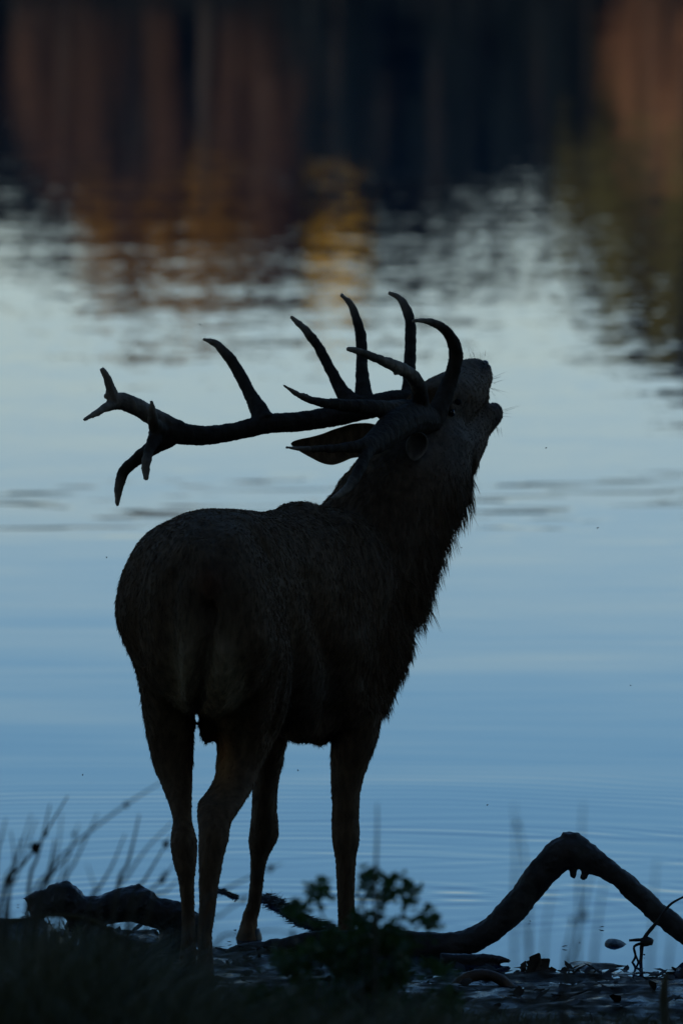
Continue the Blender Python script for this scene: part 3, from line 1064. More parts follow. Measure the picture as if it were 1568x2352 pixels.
# antlers -----------------------------------------------------------
def antler(name, tubes, label):
    mb = MB()
    for pts in tubes:
        px_tube(mb, [(a, b, c + 0.9, d) for (a, b, c, d) in pts], 12, 6)
    me = remesh(mb, name, 0.0034, 3, 0.5)
    co = get_co(me).astype(float)
    nn = np.empty(len(me.vertices) * 3, dtype=np.float32)
    me.vertices.foreach_get('normal', nn)
    nn = nn.reshape(-1, 3)
    ux, uy = project(co)
    off = np.array([0.0022 * noise.noise(Vector(c) * 48) + 0.0016 * max(0, noise.noise(Vector(c) * 150)) + 0.0014 * noise.noise(Vector(c) * 240) for c in co])
    set_co(me, co + nn * off[:, None])
    ends = [pts[-1] for pts in tubes if pts[-1][2] < 6.5]
    cl = np.tile(np.array([0.052, 0.039, 0.027]), (len(co), 1))
    for (ex, ey, er, eY) in ends:
        d = np.sqrt((ux - ex) ** 2 + (uy - ey) ** 2)
        g = np.clip(1 - d / 85.0, 0, 1)[:, None] ** 1.3 * 0.85
        g = g * (np.abs(co[:, 1] - eY) < 0.12)[:, None]
        cl = cl * (1 - g) + np.array([0.48, 0.39, 0.28]) * g
    at = me.color_attributes.new('coat', 'FLOAT_COLOR', 'POINT')
    at.data.foreach_set('color', np.concatenate([cl, np.ones((len(cl), 1))], 1).astype(np.float32).ravel())
    o = link(name, me, MAT['fur'], stag)
    o['label'] = label
    return o


near_tubes = [
    # brow tine
    [(984, 968, 26, 20.78), (1003, 948, 23, 20.80), (1029, 885, 17.5, 20.84), (1045, 832, 16, 20.84), (1044, 794, 14.5, 20.82), (1026, 762, 11.5, 20.80), (999, 743, 8.5, 20.78), (970, 736, 5.5, 20.76), (945, 737, 2.2, 20.74)],
    # bez tine
    [(974, 968, 24, 20.76), (966, 925, 19, 20.72), (961, 888, 17, 20.66), (944, 861, 15, 20.60), (911, 842, 13.5, 20.54), (870, 825, 10, 20.48), (833, 810, 8.2, 20.44), (811, 803, 6, 20.42), (796, 800, 3.2, 20.41)],
    [(918, 850, 9, 20.55), (906, 858, 5, 20.54)],
    # beam running back towards the viewer
    [(992, 966, 28, 20.80), (970, 964, 33, 20.75), (940, 962, 36, 20.66), (905, 980, 36, 20.55), (872, 1008, 29, 20.44), (842, 1028, 22, 20.35)],
    [(970, 950, 26, 20.76), (925, 944, 26, 20.68), (880, 945, 22, 20.60)],
    # trez tine
    [(925, 946, 24, 20.68), (852, 936, 17, 20.52), (778, 929, 12.5, 20.42), (723, 921, 9, 20.36), (676, 901, 5, 20.32), (650, 883, 1.8, 20.30)],
    # crown
    [(880, 1002, 24, 20.46), (836, 1022, 15, 20.33), (780, 1029, 9.5, 20.26), (741, 1031, 7.5, 20.22), (697, 1031, 5.2, 20.19), (655, 1027, 1.8, 20.17)],
    [(852, 1020, 20, 20.37), (839, 1044, 14, 20.31), (829, 1071, 13, 20.26), (811, 1104, 11, 20.20), (785, 1132, 7.5, 20.15), (760, 1145, 2.5, 20.12)],
]
far_tubes = [
    # beam
    [(955, 930, 28, 20.95), (920, 922, 27, 20.92), (870, 930, 26, 20.88), (810, 945, 25, 20.84), (743, 960, 23, 20.80), (685, 968, 22, 20.76), (610, 974, 22, 20.72), (538, 991, 20, 20.68), (465, 1000, 22, 20.64), (410, 994, 25, 20.61), (372, 985, 25, 20.59)],
    # crown, upper fork
    [(410, 990, 24, 20.61), (356, 960, 20.5, 20.58), (319, 937, 20, 20.56), (284, 922, 19, 20.55), (262, 918, 16, 20.54), (254, 890, 10.5, 20.53), (245, 866, 8, 20.52), (233, 846, 5, 20.51)],
    [(275, 924, 17, 20.55), (246, 934, 10, 20.52), (220, 949, 6.8, 20.49), (192, 965, 2.4, 20.47)],
    [(246, 908, 5, 20.53), (239, 913, 3, 20.53)],
    # crown, tine towards the viewer
    [(368, 990, 22, 20.58), (353, 972, 13, 20.53), (350, 946, 8.5, 20.49), (348, 920, 3, 20.47)],
    [(362, 996, 20, 20.58), (346, 1027, 12, 20.51), (335, 1064, 9.5, 20.47), (335, 1086, 8, 20.46), (336, 1101, 4.5, 20.45)],
    # crown, lower fork
    [(390, 1002, 24, 20.60), (350, 1028, 17, 20.60), (315, 1054, 14, 20.61), (287, 1079, 12.5, 20.62), (275, 1108, 11, 20.62), (271, 1138, 7.5, 20.62), (270, 1163, 3, 20.62)],
    # tines standing up
    [(606, 968, 27, 20.72), (594, 941, 20, 20.74), (571, 899, 14, 20.78), (546, 851, 13, 20.82), (521, 815, 11, 20.84), (495, 789, 8, 20.85), (465, 778, 2.6, 20.86)],
    [(818, 932, 24, 20.85), (790, 905, 17, 20.88), (760, 851, 12, 20.92), (731, 797, 11, 20.95), (706, 763, 9, 20.96), (684, 741, 6, 20.97), (667, 726, 2.2, 20.97)],
    [(840, 932, 26, 20.87), (834, 898, 19, 20.90), (831, 838, 13, 20.95), (829, 778, 12, 20.99), (818, 730, 9.5, 21.01), (804, 697, 7, 21.02), (782, 676, 2.8, 21.02)],
    [(940, 915, 20, 20.95), (939, 880, 15, 20.98), (941, 815, 13.5, 21.03), (943, 752, 12, 21.07), (934, 712, 10, 21.09), (917, 685, 7, 21.10), (892, 672, 3, 21.10)],
]
antler('antler', near_tubes, 'antler curving back with its crown tines against the neck')
antler('antler', far_tubes, 'long antler spread wide with forked crown against the water')


# ears: leaf-shaped cups
def ear(rows, Y0, dY, label):
    """rows: (px, py_top, py_bottom) along the ear from base to tip"""
    front, back = [], []
    n = len(rows)
    mb = MB()
    rings = []
    c = catmull(rows, 4)
    for i, (x, yt, yb) in enumerate(c):
        t = i / (len(c) - 1)
        Y = Y0 + dY * t
        h = (yb - yt) / 2
        ring = []
        for j in range(12):
            a = 2 * math.pi * j / 12
            yy = (yt + yb) / 2 - h * math.cos(a)
            dep = (0.010 * math.sin(a) + 0.030 * (1 - math.cos(a) ** 2)) * min(1, h / 20)
            ring.append(P(x, yy, Y + dep))
        rings.append(ring)
    mb.rings(rings)
    o = mb.build('ear', MAT['fur'], stag)
    paint(o.data, (0.20, 0.13, 0.07))
    o['label'] = label
    return o


ear([(895, 985, 1040), (850, 972, 1048), (810, 973, 1052), (785, 980, 1062), (763, 987, 1068), (740, 996, 1064), (715, 1003, 1052), (690, 1008, 1038), (674, 1013, 1027), (668, 1018, 1021)], 20.88, -0.10, 'pointed ear held out behind the antler')


def near_ear():
    # leaf-shaped ear hanging towards the viewer: back, rim and shallow hollow
    mb = MB()
    base = surf(985, 1012)
    Y1 = base.y
    cx, cy = 957, 1022
    Yr = Y1 - 0.075
    rings = []
    for (k, f) in [(0.30, 1.25), (0.62, 0.75), (0.92, 0.22), (1.0, 0.0), (0.93, -0.03), (0.74, 0.10), (0.45, 0.26), (0.12, 0.34)]:
        ring = []
        for j in range(20):
            a = 2 * math.pi * j / 20
            sa = math.sin(a)
            ex = 27 * math.cos(a) * (1.0 - 0.28 * max(0, sa) ** 2)
            ey = (37 if sa > 0 else 30) * sa
            bx, by = (1 - k) * 16, (1 - k) * -10
            ring.append(P(cx + k * (ex * 0.95 - ey * 0.16) + bx, cy + k * (ey + ex * 0.05) + by, Yr + 0.075 * f))
        rings.append(ring)
    mb.rings(rings)
    o = mb.build('ear', MAT['fur'], stag)
    paint(o.data, (0.27, 0.23, 0.18))
    at = o.data.color_attributes['coat']
    for i_ in range(100, len(at.data)):      # inner rings darkened: shade of the ear's hollow put into the colour
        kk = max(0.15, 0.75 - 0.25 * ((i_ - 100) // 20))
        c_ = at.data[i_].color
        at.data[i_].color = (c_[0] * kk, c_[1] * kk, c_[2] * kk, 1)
    o['label'] = 'pale oval ear hanging towards the viewer'


near_ear()
# eye and tear gland, set into the head
eb = MB()
q = surf(1036, 948)
ball(eb, q + Vector((0, 0.006, 0)), 0.011, 0.010, 0.012, n=12, m=8)
eb.build('eye', noise_mat('eye', (0.004, 0.003, 0.003), (0.008, 0.006, 0.005), 30, 0.06), stag)
eb = MB()
q = surf(1049, 923)
ball(eb, q + Vector((0, 0.004, 0)), 0.014, 0.006, 0.010, n=12, m=8)
eb.build('tear_gland', noise_mat('gland', (0.008, 0.006, 0.004), (0.016, 0.011, 0.008), 30, 0.8), stag)
# nose pad
eb = MB()
ball(eb, P(1113, 836, 21.25), 0.012, 0.014, 0.012, n=12, m=8)
ball(eb, P(1121, 846, 21.25), 0.009, 0.014, 0.012, n=12, m=8)
eb.build('nose', MAT['nose'], stag)

# hooves: two toes each
for (x, y, Y) in [(432, 2246, 19.90), (471, 2294, 19.69), (577, 2158, 20.66), (797, 2182, 20.48)]:
    hb = MB()
    c = P(x, y, Y)
    for s in (-1, 1):
        rings = []
        for (dz, fw, hw, dy) in [(0.030, 0.016, 0.010, 0.0), (0.012, 0.024, 0.0135, 0.004), (-0.006, 0.029, 0.015, 0.008), (-0.030, 0.033, 0.016, 0.012)]:
            rings.append([c + RT * (s * 0.014 + hw * 0.9 * math.cos(a)) + AX * (dy + fw * math.sin(a)) + UP * dz for a in [2 * math.pi * j / 10 for j in range(10)]])
        hb.rings(rings)
    hb.build('hoof', MAT['hoof'], stag)

# whiskers
wr = np.random.default_rng(21)
wroots, wdirs, wl = [], [], []
for (x, y, Y, dx, dz, n) in [(1085, 822, 21.2, -0.2, 1, 7), (1105, 825, 21.22, 0.3, 1, 5), (1130, 870, 21.2, 1, 0.1, 8), (1126, 895, 21.15, 1, -0.6, 6), (1150, 950, 21.17, 1, 0.1, 7), (1143, 978, 21.15, 0.5, -1, 9)]:
    for k in range(n):
        wroots.append(P(x + wr.normal() * 7, y + wr.normal() * 5, Y))
        d = Vector((dx + wr.normal() * 0.3, wr.normal() * 0.4, dz + wr.normal() * 0.3)).normalized()
        wdirs.append(d)
        wl.append(wr.uniform(0.015, 0.055))
strands('whiskers', np.array(wroots), np.array(wdirs), np.array(wdirs), np.array(wl), np.full(len(wl), 0.0005), MAT['insect'], stag, wr, False)

# ------------------------------------------------------------------ fallen wood
def lumpy(me, amp, sc):
    co = get_co(me).astype(float)
    nn = np.empty(len(me.vertices) * 3, dtype=np.float32)
    me.vertices.foreach_get('normal', nn)
    nn = nn.reshape(-1, 3)
    off = np.array([amp * noise.noise(Vector(c) * sc) + amp * 0.5 * noise.noise(Vector(c) * sc * 3.1) for c in co])
    set_co(me, co + nn * off[:, None])


def wood(name, tubes, mat, Y, label, cat, voxel=0.006, amp=0.004, sc=26, extra=None):
    mb = MB()
    for t in tubes:
        px_tube(mb, t, 14, 6, Y=Y)
    if extra: extra(mb)
    me = remesh(mb, name, voxel, 3, 0.5)
    lumpy(me, amp, sc)
    o = link(name, me, mat)
    return tag(o, label, cat)


LOGY = 20.38
wood('fallen_branch', [
    [(516, 2192, 4), (545, 2186, 14), (600, 2184, 22), (660, 2180, 27), (720, 2172, 31), (800, 2168, 33), (880, 2170, 34), (960, 2174, 34), (1030, 2172, 32), (1085, 2160, 30), (1135, 2130, 31), (1180, 2088, 33), (1218, 2040, 33),
     (1250, 2000, 35), (1282, 1968, 37), (1318, 1954, 39), (1352, 1972, 33), (1395, 1998, 25), (1450, 2043, 25), (1505, 2092, 25), (1560, 2135, 26), (1640, 2185, 25), (1760, 2235, 22)],
    [(1310, 1945, 34), (1309, 1928, 25), (1310, 1912, 19)],
    [(1288, 1955, 20), (1272, 1940, 10), (1267, 1938, 6)],
    [(1345, 1958, 22), (1356, 1946, 15), (1360, 1938, 12)],
    [(1318, 1980, 10), (1317, 2000, 8.5), (1316, 2018, 7.5)],
    [(1348, 1982, 11), (1343, 2004, 8.5), (1337, 2023, 7.5)],
], MAT['bark'], LOGY, 'large arched dead branch rising from the water edge', 'branch', 0.0055, 0.0055, 24)

wood('driftwood_log', [
    [(58, 2072, 9), (82, 2066, 20), (115, 2072, 33), (150, 2064, 38), (178, 2088, 34), (220, 2092, 34), (262, 2084, 38), (312, 2078, 43), (352, 2096, 37), (395, 2106, 37), (430, 2120, 33), (470, 2150, 26)],
    [(135, 2050, 22), (150, 2032, 10), (161, 2027, 5)],
    [(312, 2060, 22), (316, 2040, 11), (322, 2034, 6)],
    [(400, 2110, 32), (398, 2160, 34), (402, 2215, 38)],
    [(85, 2070, 20), (62, 2063, 5), (46, 2062, 2)],
    [(90, 2085, 22), (86, 2120, 14), (92, 2150, 16)],
    [(72, 2078, 6), (60, 2095, 3), (58, 2106, 1.5)],
    [(160, 2110, 28), (230, 2150, 26), (300, 2178, 24), (380, 2190, 26)],
], MAT['wetbark'], 20.30, 'gnarled wet driftwood log lying on the bank beside the hind legs', 'log', 0.0065, 0.006, 30)

wood('wood_chunk', [
    [(1010, 2205, 16), (1060, 2206, 14), (1105, 2203, 12), (1150, 2205, 9), (1172, 2209, 4)],
    [(1040, 2215, 14), (1100, 2218, 12), (1140, 2222, 7), (1170, 2234, 2.5)],
], MAT['wetbark'], 20.18, 'dark broken wood chunk lying below the arched branch', 'wood', 0.005, 0.003, 40)

wood('root', [
    [(1018, 2308, 13), (1036, 2280, 14), (1056, 2258, 14), (1080, 2244, 14), (1115, 2240, 13), (1150, 2252, 13), (1178, 2276, 13), (1205, 2305, 13)],
], MAT['root'], 19.80, 'orange brown root looping out of the mud', 'root', 0.005, 0.002, 40)

tw = MB()
for pts in [[(1590, 2052, 2.2), (1565, 2063, 2.6), (1536, 2081, 3.2), (1507, 2120, 4), (1485, 2147, 5), (1474, 2170, 5), (1472, 2200, 4.5), (1469, 2232, 5)],
            [(1478, 2166, 4), (1456, 2175, 3.2), (1459, 2197, 3), (1450, 2214, 2.6), (1442, 2228, 2)],
            [(1459, 2194, 2.6), (1466, 2212, 2.6), (1469, 2228, 2.6)],
            [(1470, 2166, 10), (1486, 2163, 12), (1499, 2166, 7)], [(1480, 2160, 5), (1460, 2160, 3.5), (1444, 2161, 3)],
            [(1469, 2222, 4), (1490, 2232, 3), (1505, 2240, 2)]]:
    px_tube(tw, pts, 8, 4, 0.2, 60, Y=20.22)
tag(tw.build('twig', MAT['wetbark']), 'thin forked twig standing in the shallows under the branch', 'twig')

sb = MB()
c = ground_hit(1415, 2172, -0.003)
ball(sb, c, 0.034, 0.05, 0.015, Matrix.Rotation(0.25, 3, 'Y'), 16, 10)
so = sb.build('wet_stone', MAT['stone'])
lumpy(so.data, 0.003, 60)
tag(so, 'small grey ridged stone poking out of the water near the twig', 'stone')

# floating weed: matted strands on the water
def weed(name, path, wpx, n, label, seed):
    r = np.random.default_rng(seed)
    c = catmull(path, 12)
    roots, dirs, ln = [], [], []
    mb = MB()
    for k in range(n):
        i = r.integers(0, len(c))
        q = ground_hit(c[i, 0] + r.normal() * wpx * 0.5, c[i, 1] + r.normal() * wpx * 0.3, 0.004)
        q.z = abs(r.normal()) * 0.004 * wpx / 8 + 0.002
        roots.append(q)
        dirs.append(Vector((r.normal() * 0.6 + 0.5, r.normal() * 0.8 - 0.5, r.normal() * 0.07)).normalized())
        ln.append(r.uniform(0.012, 0.032) * wpx / 8)
    o = strands(name, np.array(roots), np.array(dirs), np.array(dirs), np.array(ln), np.full(n, 0.0022), MAT['weed'], None, r, False)
    del o['kind']
    return tag(o, label, 'weed')


weed('floating_weed', [(605, 2062), (632, 2075), (658, 2092), (682, 2108), (705, 2118), (735, 2128), (760, 2136)], 9, 2600, 'dark matted strip of weed floating behind the forefoot', 1)
weed('floating_weed', [(498, 2044), (515, 2048), (530, 2055), (541, 2059)], 4, 350, 'small scrap of weed floating between the hind and fore legs', 2)

# ------------------------------------------------------------------ dead leaves
def leaf_mesh(name, length, width, curl, r, lobes=True):
    """thin curled leaf blade along +X, base at origin"""
    n = 8
    v = []
    for i in range(n + 1):
        t = i / n
        wv = width * math.sin(math.pi * min(1, t * 0.92 + 0.06)) ** 0.8
        if lobes: wv *= 1 + 0.22 * math.sin(t * 21)
        z = curl * length * t * t
        for s in (-1, 0, 1):
            v.append((length * t, s * wv, z + abs(s) * wv * 0.5))
    f = []
    for i in range(n):
        for s in range(2):
            a = i * 3 + s
            f.append((a, a + 1, a + 4, a + 3))
    return np_mesh(name, v, f, True)


lm = [leaf_mesh('dead_leaf', 0.062, 0.020, 0.25, rng), leaf_mesh('dead_leaf', 0.05, 0.016, -0.2, rng)]
leaf_labels = [
    (1216, 2240, 20.06, 15, -62, 0, 1.0, 'pointed brown dead leaf standing upright in the mud at the waterline'),
    (1222, 2242, 20.05, 60, -38, 0, 0.98, 'brown dead leaf leaning towards the forked twig in the leaf clump'),
    (1200, 2238, 20.07, -30, -80, 1, 0.62, 'small rounded dead leaf behind the upright pointed leaf'),
    (1205, 2243, 20.04, 120, -25, 1, 0.7, 'low curled dead leaf at the foot of the upright pointed leaf'),
    (1250, 2246, 20.02, 20, -12, 1, 0.7, 'flat dead leaf on the mud beside the leaning leaf'),
]
for (x, y, Y, az_, el, k, sc, lab) in leaf_labels:
    o = bpy.data.objects.new('dead_leaf', lm[k])
    if not lm[k].materials: lm[k].materials.append(MAT['deadleaf'])
    COL.objects.link(o)
    q = P(x, y, Y)
    q.z = ground_z(q.x, q.y) - 0.004
    o.location = q
    o.rotation_euler = (R(75), R(el), R(az_ * 0.3))
    o.scale = (sc, sc, sc)
    tag(o, lab, 'leaf', 'dead leaves at the waterline')


def litter():
    r = np.random.default_rng(33)
    V, F_ = [], []
    n = 1100
    for k in range(n):
        x = r.uniform(-1.4, 1.4)
        y = r.uniform(18.7, shore_y(x) - 0.02) if r.uniform() < 0.8 else shore_y(x) - abs(r.normal()) * 0.08
        z = ground_z(x, y) + 0.003
        L = r.uniform(0.018, 0.055); W = L * r.uniform(0.22, 0.4)
        a = r.uniform(0, 2 * math.pi); tilt = r.normal() * 0.35; cu = r.normal() * 0.25
        ca, sa = math.cos(a), math.sin(a)
        b = len(V)
        for t, wv in ((0, 0.1), (0.35, 1.0), (0.7, 0.8), (1.0, 0.05)):
            for s in (-1, 1):
                lx, ly = L * (t - 0.5), s * W * wv
                lz = L * (t - 0.5) * tilt + L * cu * (t - .5) ** 2 + abs(tilt) * L * 0.4 + W * wv * 0.25 * r.uniform(0.3, 1)
                V.append((x + lx * ca - ly * sa, y + lx * sa + ly * ca, z + lz))
        for i in range(3):
            F_.append((b + 2 * i, b + 2 * i + 1, b + 2 * i + 3, b + 2 * i + 2))
    o = link('leaf_litter', np_mesh('leaf_litter', V, F_), MAT['litter'])
    tag(o, 'wet brown leaf litter strewn over the muddy bank', 'leaf litter', kind='stuff')


litter()

# ------------------------------------------------------------------ foreground grass and reeds
def blades(name, roots, heights, lean, width, mat, label, r):
    n = len(roots)
    a = r.uniform(0, 2 * math.pi, n)
    side = np.stack([np.cos(a), np.sin(a), np.zeros(n)], 1)
    H = heights[:, None]
    d1 = lean * 0.25; d2 = lean * 0.62; d3 = lean
    p0 = roots - np.array([0, 0, 0.02])
    p1 = roots + d1 * H * 0.4 + np.array([0, 0, 1.0]) * H * 0.42
    p2 = roots + d2 * H * 0.8 + np.array([0, 0, 1.0]) * H * 0.76
    p3 = roots + d3 * H * 1.1 + np.array([0, 0, 1.0]) * H * 0.97
    w_ = width[:, None] * side
    v = np.stack([p0 - w_, p0 + w_, p1 + w_ * 0.85, p1 - w_ * 0.85, p2 + w_ * 0.55, p2 - w_ * 0.55, p3 + w_ * 0.06, p3 - w_ * 0.06], 1).reshape(-1, 3)
    b = (np.arange(n) * 8)[:, None]
    f = np.concatenate([b + np.array([[0, 1, 2, 3]]), b + np.array([[3, 2, 4, 5]]), b + np.array([[5, 4, 6, 7]])], 0)
    o = link(name, np_mesh(name, v, f), mat)
    return tag(o, label, 'grass', kind='stuff')


def grass():
    r = np.random.default_rng(55)
    n = 26000
    x = r.uniform(-2.2, 2.2, n)
    y = r.uniform(12.5, 19.2, n)
    pxs = 784 + F_PX * x / y
    # wanted silhouette height in the picture, by column
    topy = np.interp(pxs, [-100, 0, 110, 200, 300, 400, 470, 520, 620, 750, 900, 1000, 1080, 1250, 1568, 1700], [2120, 2125, 2112, 2122, 2160, 2205, 2235, 2265, 2268, 2262, 2265, 2285, 2318, 2330, 2335, 2330])
    topy = topy + np.abs(r.normal(size=n)) * np.where(pxs < 420, 30, 55)
    gz = np.array([ground_z(a, b, False) for a, b in zip(x, y)])
    ztop = CAM_H - (topy + 350) * y / F_PX
    h = (ztop - gz)
    k = (h > 0.03) & (h < 0.62)
    x, y, gz, h = x[k], y[k], gz[k], h[k]
    lean = np.stack([r.normal(size=len(x)) * 0.35 + 0.1, r.normal(size=len(x)) * 0.3, np.zeros(len(x))], 1)
    blades('grass', np.stack([x, y, gz], 1), h, lean, r.uniform(0.0018, 0.0042, len(x)), MAT['grass'], 'dark rough grass covering the near bank', r)


grass()

RG = 'slender reed stems in front of the lake'
REED_L = 'slender reed stem rising out of the grass beside the driftwood log'
REED_R = 'faint slender reed stem rising in front of the arched branch'
REED_M = 'faint slender reed stem slanting past the stag\'s forelegs'
reeds = [
    ([(14, 1880), (4, 1925), (-8, 1990)], 13.4, 4.0, [], 0), ([(156, 1828), (125, 1880), (92, 1935), (50, 1990), (8, 2050)], 14.2, 5.0, [(80, 1948, 13), (104, 1915, 7)], 0),
    ([(372, 1796), (330, 1822), (289, 1849), (222, 1898), (158, 1952), (110, 2007), (70, 2080)], 13.2, 4.4, [(289, 1849, 7)], 0),
    ([(115, 1848), (100, 1915), (84, 1975), (66, 2040)], 13.8, 5.0, [], 0), ([(72, 1870), (54, 1930), (30, 1990), (4, 2060)], 13.0, 4.0, [], 0),
    ([(84, 1884), (60, 1950), (36, 2020), (14, 2080)], 13.4, 4.0, [], 0), ([(126, 1928), (118, 1975), (108, 2020), (90, 2080)], 13.6, 6.0, [], 0),
    ([(181, 1892), (163, 1950), (142, 2012), (128, 2070)], 13.0, 4.0, [(172, 1918, 6)], 0), ([(225, 1868), (198, 1926), (170, 1985), (146, 2050)], 13.3, 4.6, [], 0),
    ([(287, 1917), (258, 1988), (228, 2040), (205, 2085)], 13.6, 5.0, [], 0), ([(320, 1871), (306, 1935), (292, 1988), (268, 2050)], 13.8, 5.4, [], 0),
    ([(398, 1888), (340, 1946), (294, 2012), (262, 2075)], 13.2, 4.6, [], 0), ([(392, 1920), (362, 1972), (330, 2025), (300, 2075)], 13.9, 5.0, [(381, 1940, 9)], 0),
    ([(402, 1982), (373, 2020), (342, 2050), (310, 2090)], 13.6, 5.0, [(372, 2022, 9), (380, 2008, 6)], 0), ([(415, 2016), (380, 2050), (345, 2090)], 13.2, 4.6, [], 0),
    ([(142, 1868), (136, 1930), (122, 2000), (108, 2070)], 12.8, 3.6, [], 0), ([(24, 1908), (32, 1960), (28, 2020), (20, 2080)], 13.3, 4.0, [], 0),
    ([(48, 1925), (36, 1985), (20, 2050)], 13.9, 4.0, [(30, 2000, 6)], 0), ([(200, 1985), (214, 2030), (226, 2075)], 12.6, 3.0, [], 0), ([(165, 1960), (120, 2010), (85, 2075)], 14.0, 4.6, [], 0),
    ([(648, 1984), (610, 2000), (560, 2022), (505, 2052), (460, 2100)], 13.6, 3.6, [(622, 1995, 8)], 2), ([(575, 2058), (545, 2076), (505, 2105), (470, 2140)], 13.4, 3.6, [(560, 2066, 7)], 2), ([(690, 2150), (630, 2138), (560, 2148), (490, 2180)], 13.4, 3.4, [(672, 2146, 8)], 2),
    ([(866, 1846), (866, 1910), (864, 1970), (862, 2060)], 13.4, 4.6, [], 2),
    ([(1180, 1845), (1184, 1920), (1184, 1990), (1182, 2060)], 11.8, 3.6, [(1186, 1895, 6)], 1), ([(1190, 1885), (1200, 1945), (1210, 2005), (1214, 2070)], 12.0, 3.6, [], 1), ([(1339, 1842), (1336, 1890), (1334, 1950), (1330, 2030)], 12.0, 3.6, [], 1),
    ([(1358, 2000), (1348, 2050), (1332, 2120), (1318, 2190), (1306, 2250)], 12.4, 5.0, [(1340, 2105, 9)], 1), ([(1316, 2110), (1306, 2160), (1296, 2230)], 12.6, 5.0, [(1314, 2115, 7)], 1),
    ([(1388, 2020), (1378, 2080), (1370, 2150), (1362, 2240)], 12.0, 4.6, [], 1), ([(1268, 2040), (1258, 2100), (1250, 2180), (1248, 2250)], 11.8, 4.0, [], 1), ([(1508, 1975), (1502, 2040), (1498, 2120), (1492, 2230)], 11.8, 4.0, [], 1),
    ([(1200, 2100), (1210, 2160), (1214, 2240)], 12.0, 4.0, [], 1), ([(1545, 2110), (1540, 2170), (1534, 2250)], 12.0, 4.0, [], 1),
]
for ri, (pts, Y, wpx, blobs, which) in enumerate(reeds):
    Y += 1.6 if which == 0 else 1.0 if which == 2 else 0.6
    q = [P(x, y, Y) for (x, y) in pts]
    # carry the stem on down to the bank it grows from
    g = q[-1].copy()
    d = (q[-1] - q[-2]).normalized()
    d = Vector((d.x * 0.25, 0, -1))
    gz = ground_z(g.x, g.y, False) - 0.03
    foot = g + d * ((gz - g.z) / d.z)
    base = empty('reed', foot)
    lab = [REED_L, REED_R, REED_M][which]
    if ri == 1: lab = 'tall reed with a thick dark seed head bent over the driftwood log'
    elif ri == 2: lab = 'longest reed arching low from the grass towards the hind leg'
    elif ri == 23: lab = 'straight upright reed rising above the leafy plant'
    elif blobs: lab = ['reed with a dark seed head leaning beside the driftwood log', 'faint reed with a blurred seed head before the arched branch', 'faint slanting reed with a seed head beside the forelegs'][which]
    tag(base, lab, 'reed', [RG + ' beside the log', RG + ' under the arched branch', RG + ' past the forelegs'][which])
    rr = wpx * M_PX(Y) * 0.9
    pl = [(*p, rr * (0.35 + 0.65 * min(1, i / max(1, len(q) - 1)))) for i, p in enumerate(q)]
    pl.append((*((g + foot) * 0.5 + Vector((d.x * 0.02, 0, 0))), rr * 1.1))
    pl.append((*foot, rr * 1.2))
    mb = MB()
    tube(mb, pl, 6, 4)
    mb.build('stem', MAT['reed'], base)
    for (bx, by, br) in blobs:
        hb = MB()
        c = P(bx, by, Y)
        ball(hb, c, br * M_PX(Y) * 0.75, br * M_PX(Y) * 0.75, br * M_PX(Y) * 1.1, n=8, m=6)
        for k in range(10):
            dd = Vector((random.gauss(0, 1), random.gauss(0, 1), random.gauss(0, 1))).normalized() * br * M_PX(Y)
            tube(hb, [(*c, 0.0016), (*(c + dd * 1.0), 0.0012), (*(c + dd * 1.5), 0.0005)], 4, 2)
        hb.build('seed_head', MAT['seed'], base)


# bent olive reed leaf arching over the left mound, and the upright brown blade
def ribbon(name, pts, Y, mat, label, cat):
    mb = MB()
    q = []
    for (x, y, wp) in pts:
        p = P(x, y, Y)
        q.append((p.x, p.y, p.z, wp * M_PX(Y) / 2))
    tube(mb, q, 8, 5, flat=0.35)
    return tag(mb.build(name, mat), label, cat)


MAT['oliveblade'] = noise_mat('olive_blade', (0.09, 0.075, 0.03), (0.14, 0.11, 0.045), 8, 0.55)
def bent(pts, Y):
    x, y, wp = pts[-1]
    g = P(x, y, Y)
    gz = ground_z(g.x, g.y, False) - 0.03
    yy = (CAM_H - gz) * F_PX / Y - 350
    return pts + [(x + 8, (y + yy) / 2, wp), (x + 10, yy, wp)]


ribbon('grass_blade', bent([(-30, 2140, 5), (20, 2120, 9), (110, 2104, 11), (195, 2110, 12), (255, 2140, 13), (298, 2180, 13), (335, 2235, 13), (355, 2300, 13)], 16.6), 16.6, MAT['oliveblade'], 'long olive grass blade bent over in an arch above the mound', 'grass blade')
ribbon('grass_blade', bent([(1530, 2236, 3), (1527, 2252, 14), (1524, 2290, 22), (1526, 2340, 22)], 16.8), 16.8, MAT['oliveblade'], 'short broad yellowish blade standing upright on the bare mud side', 'grass blade')

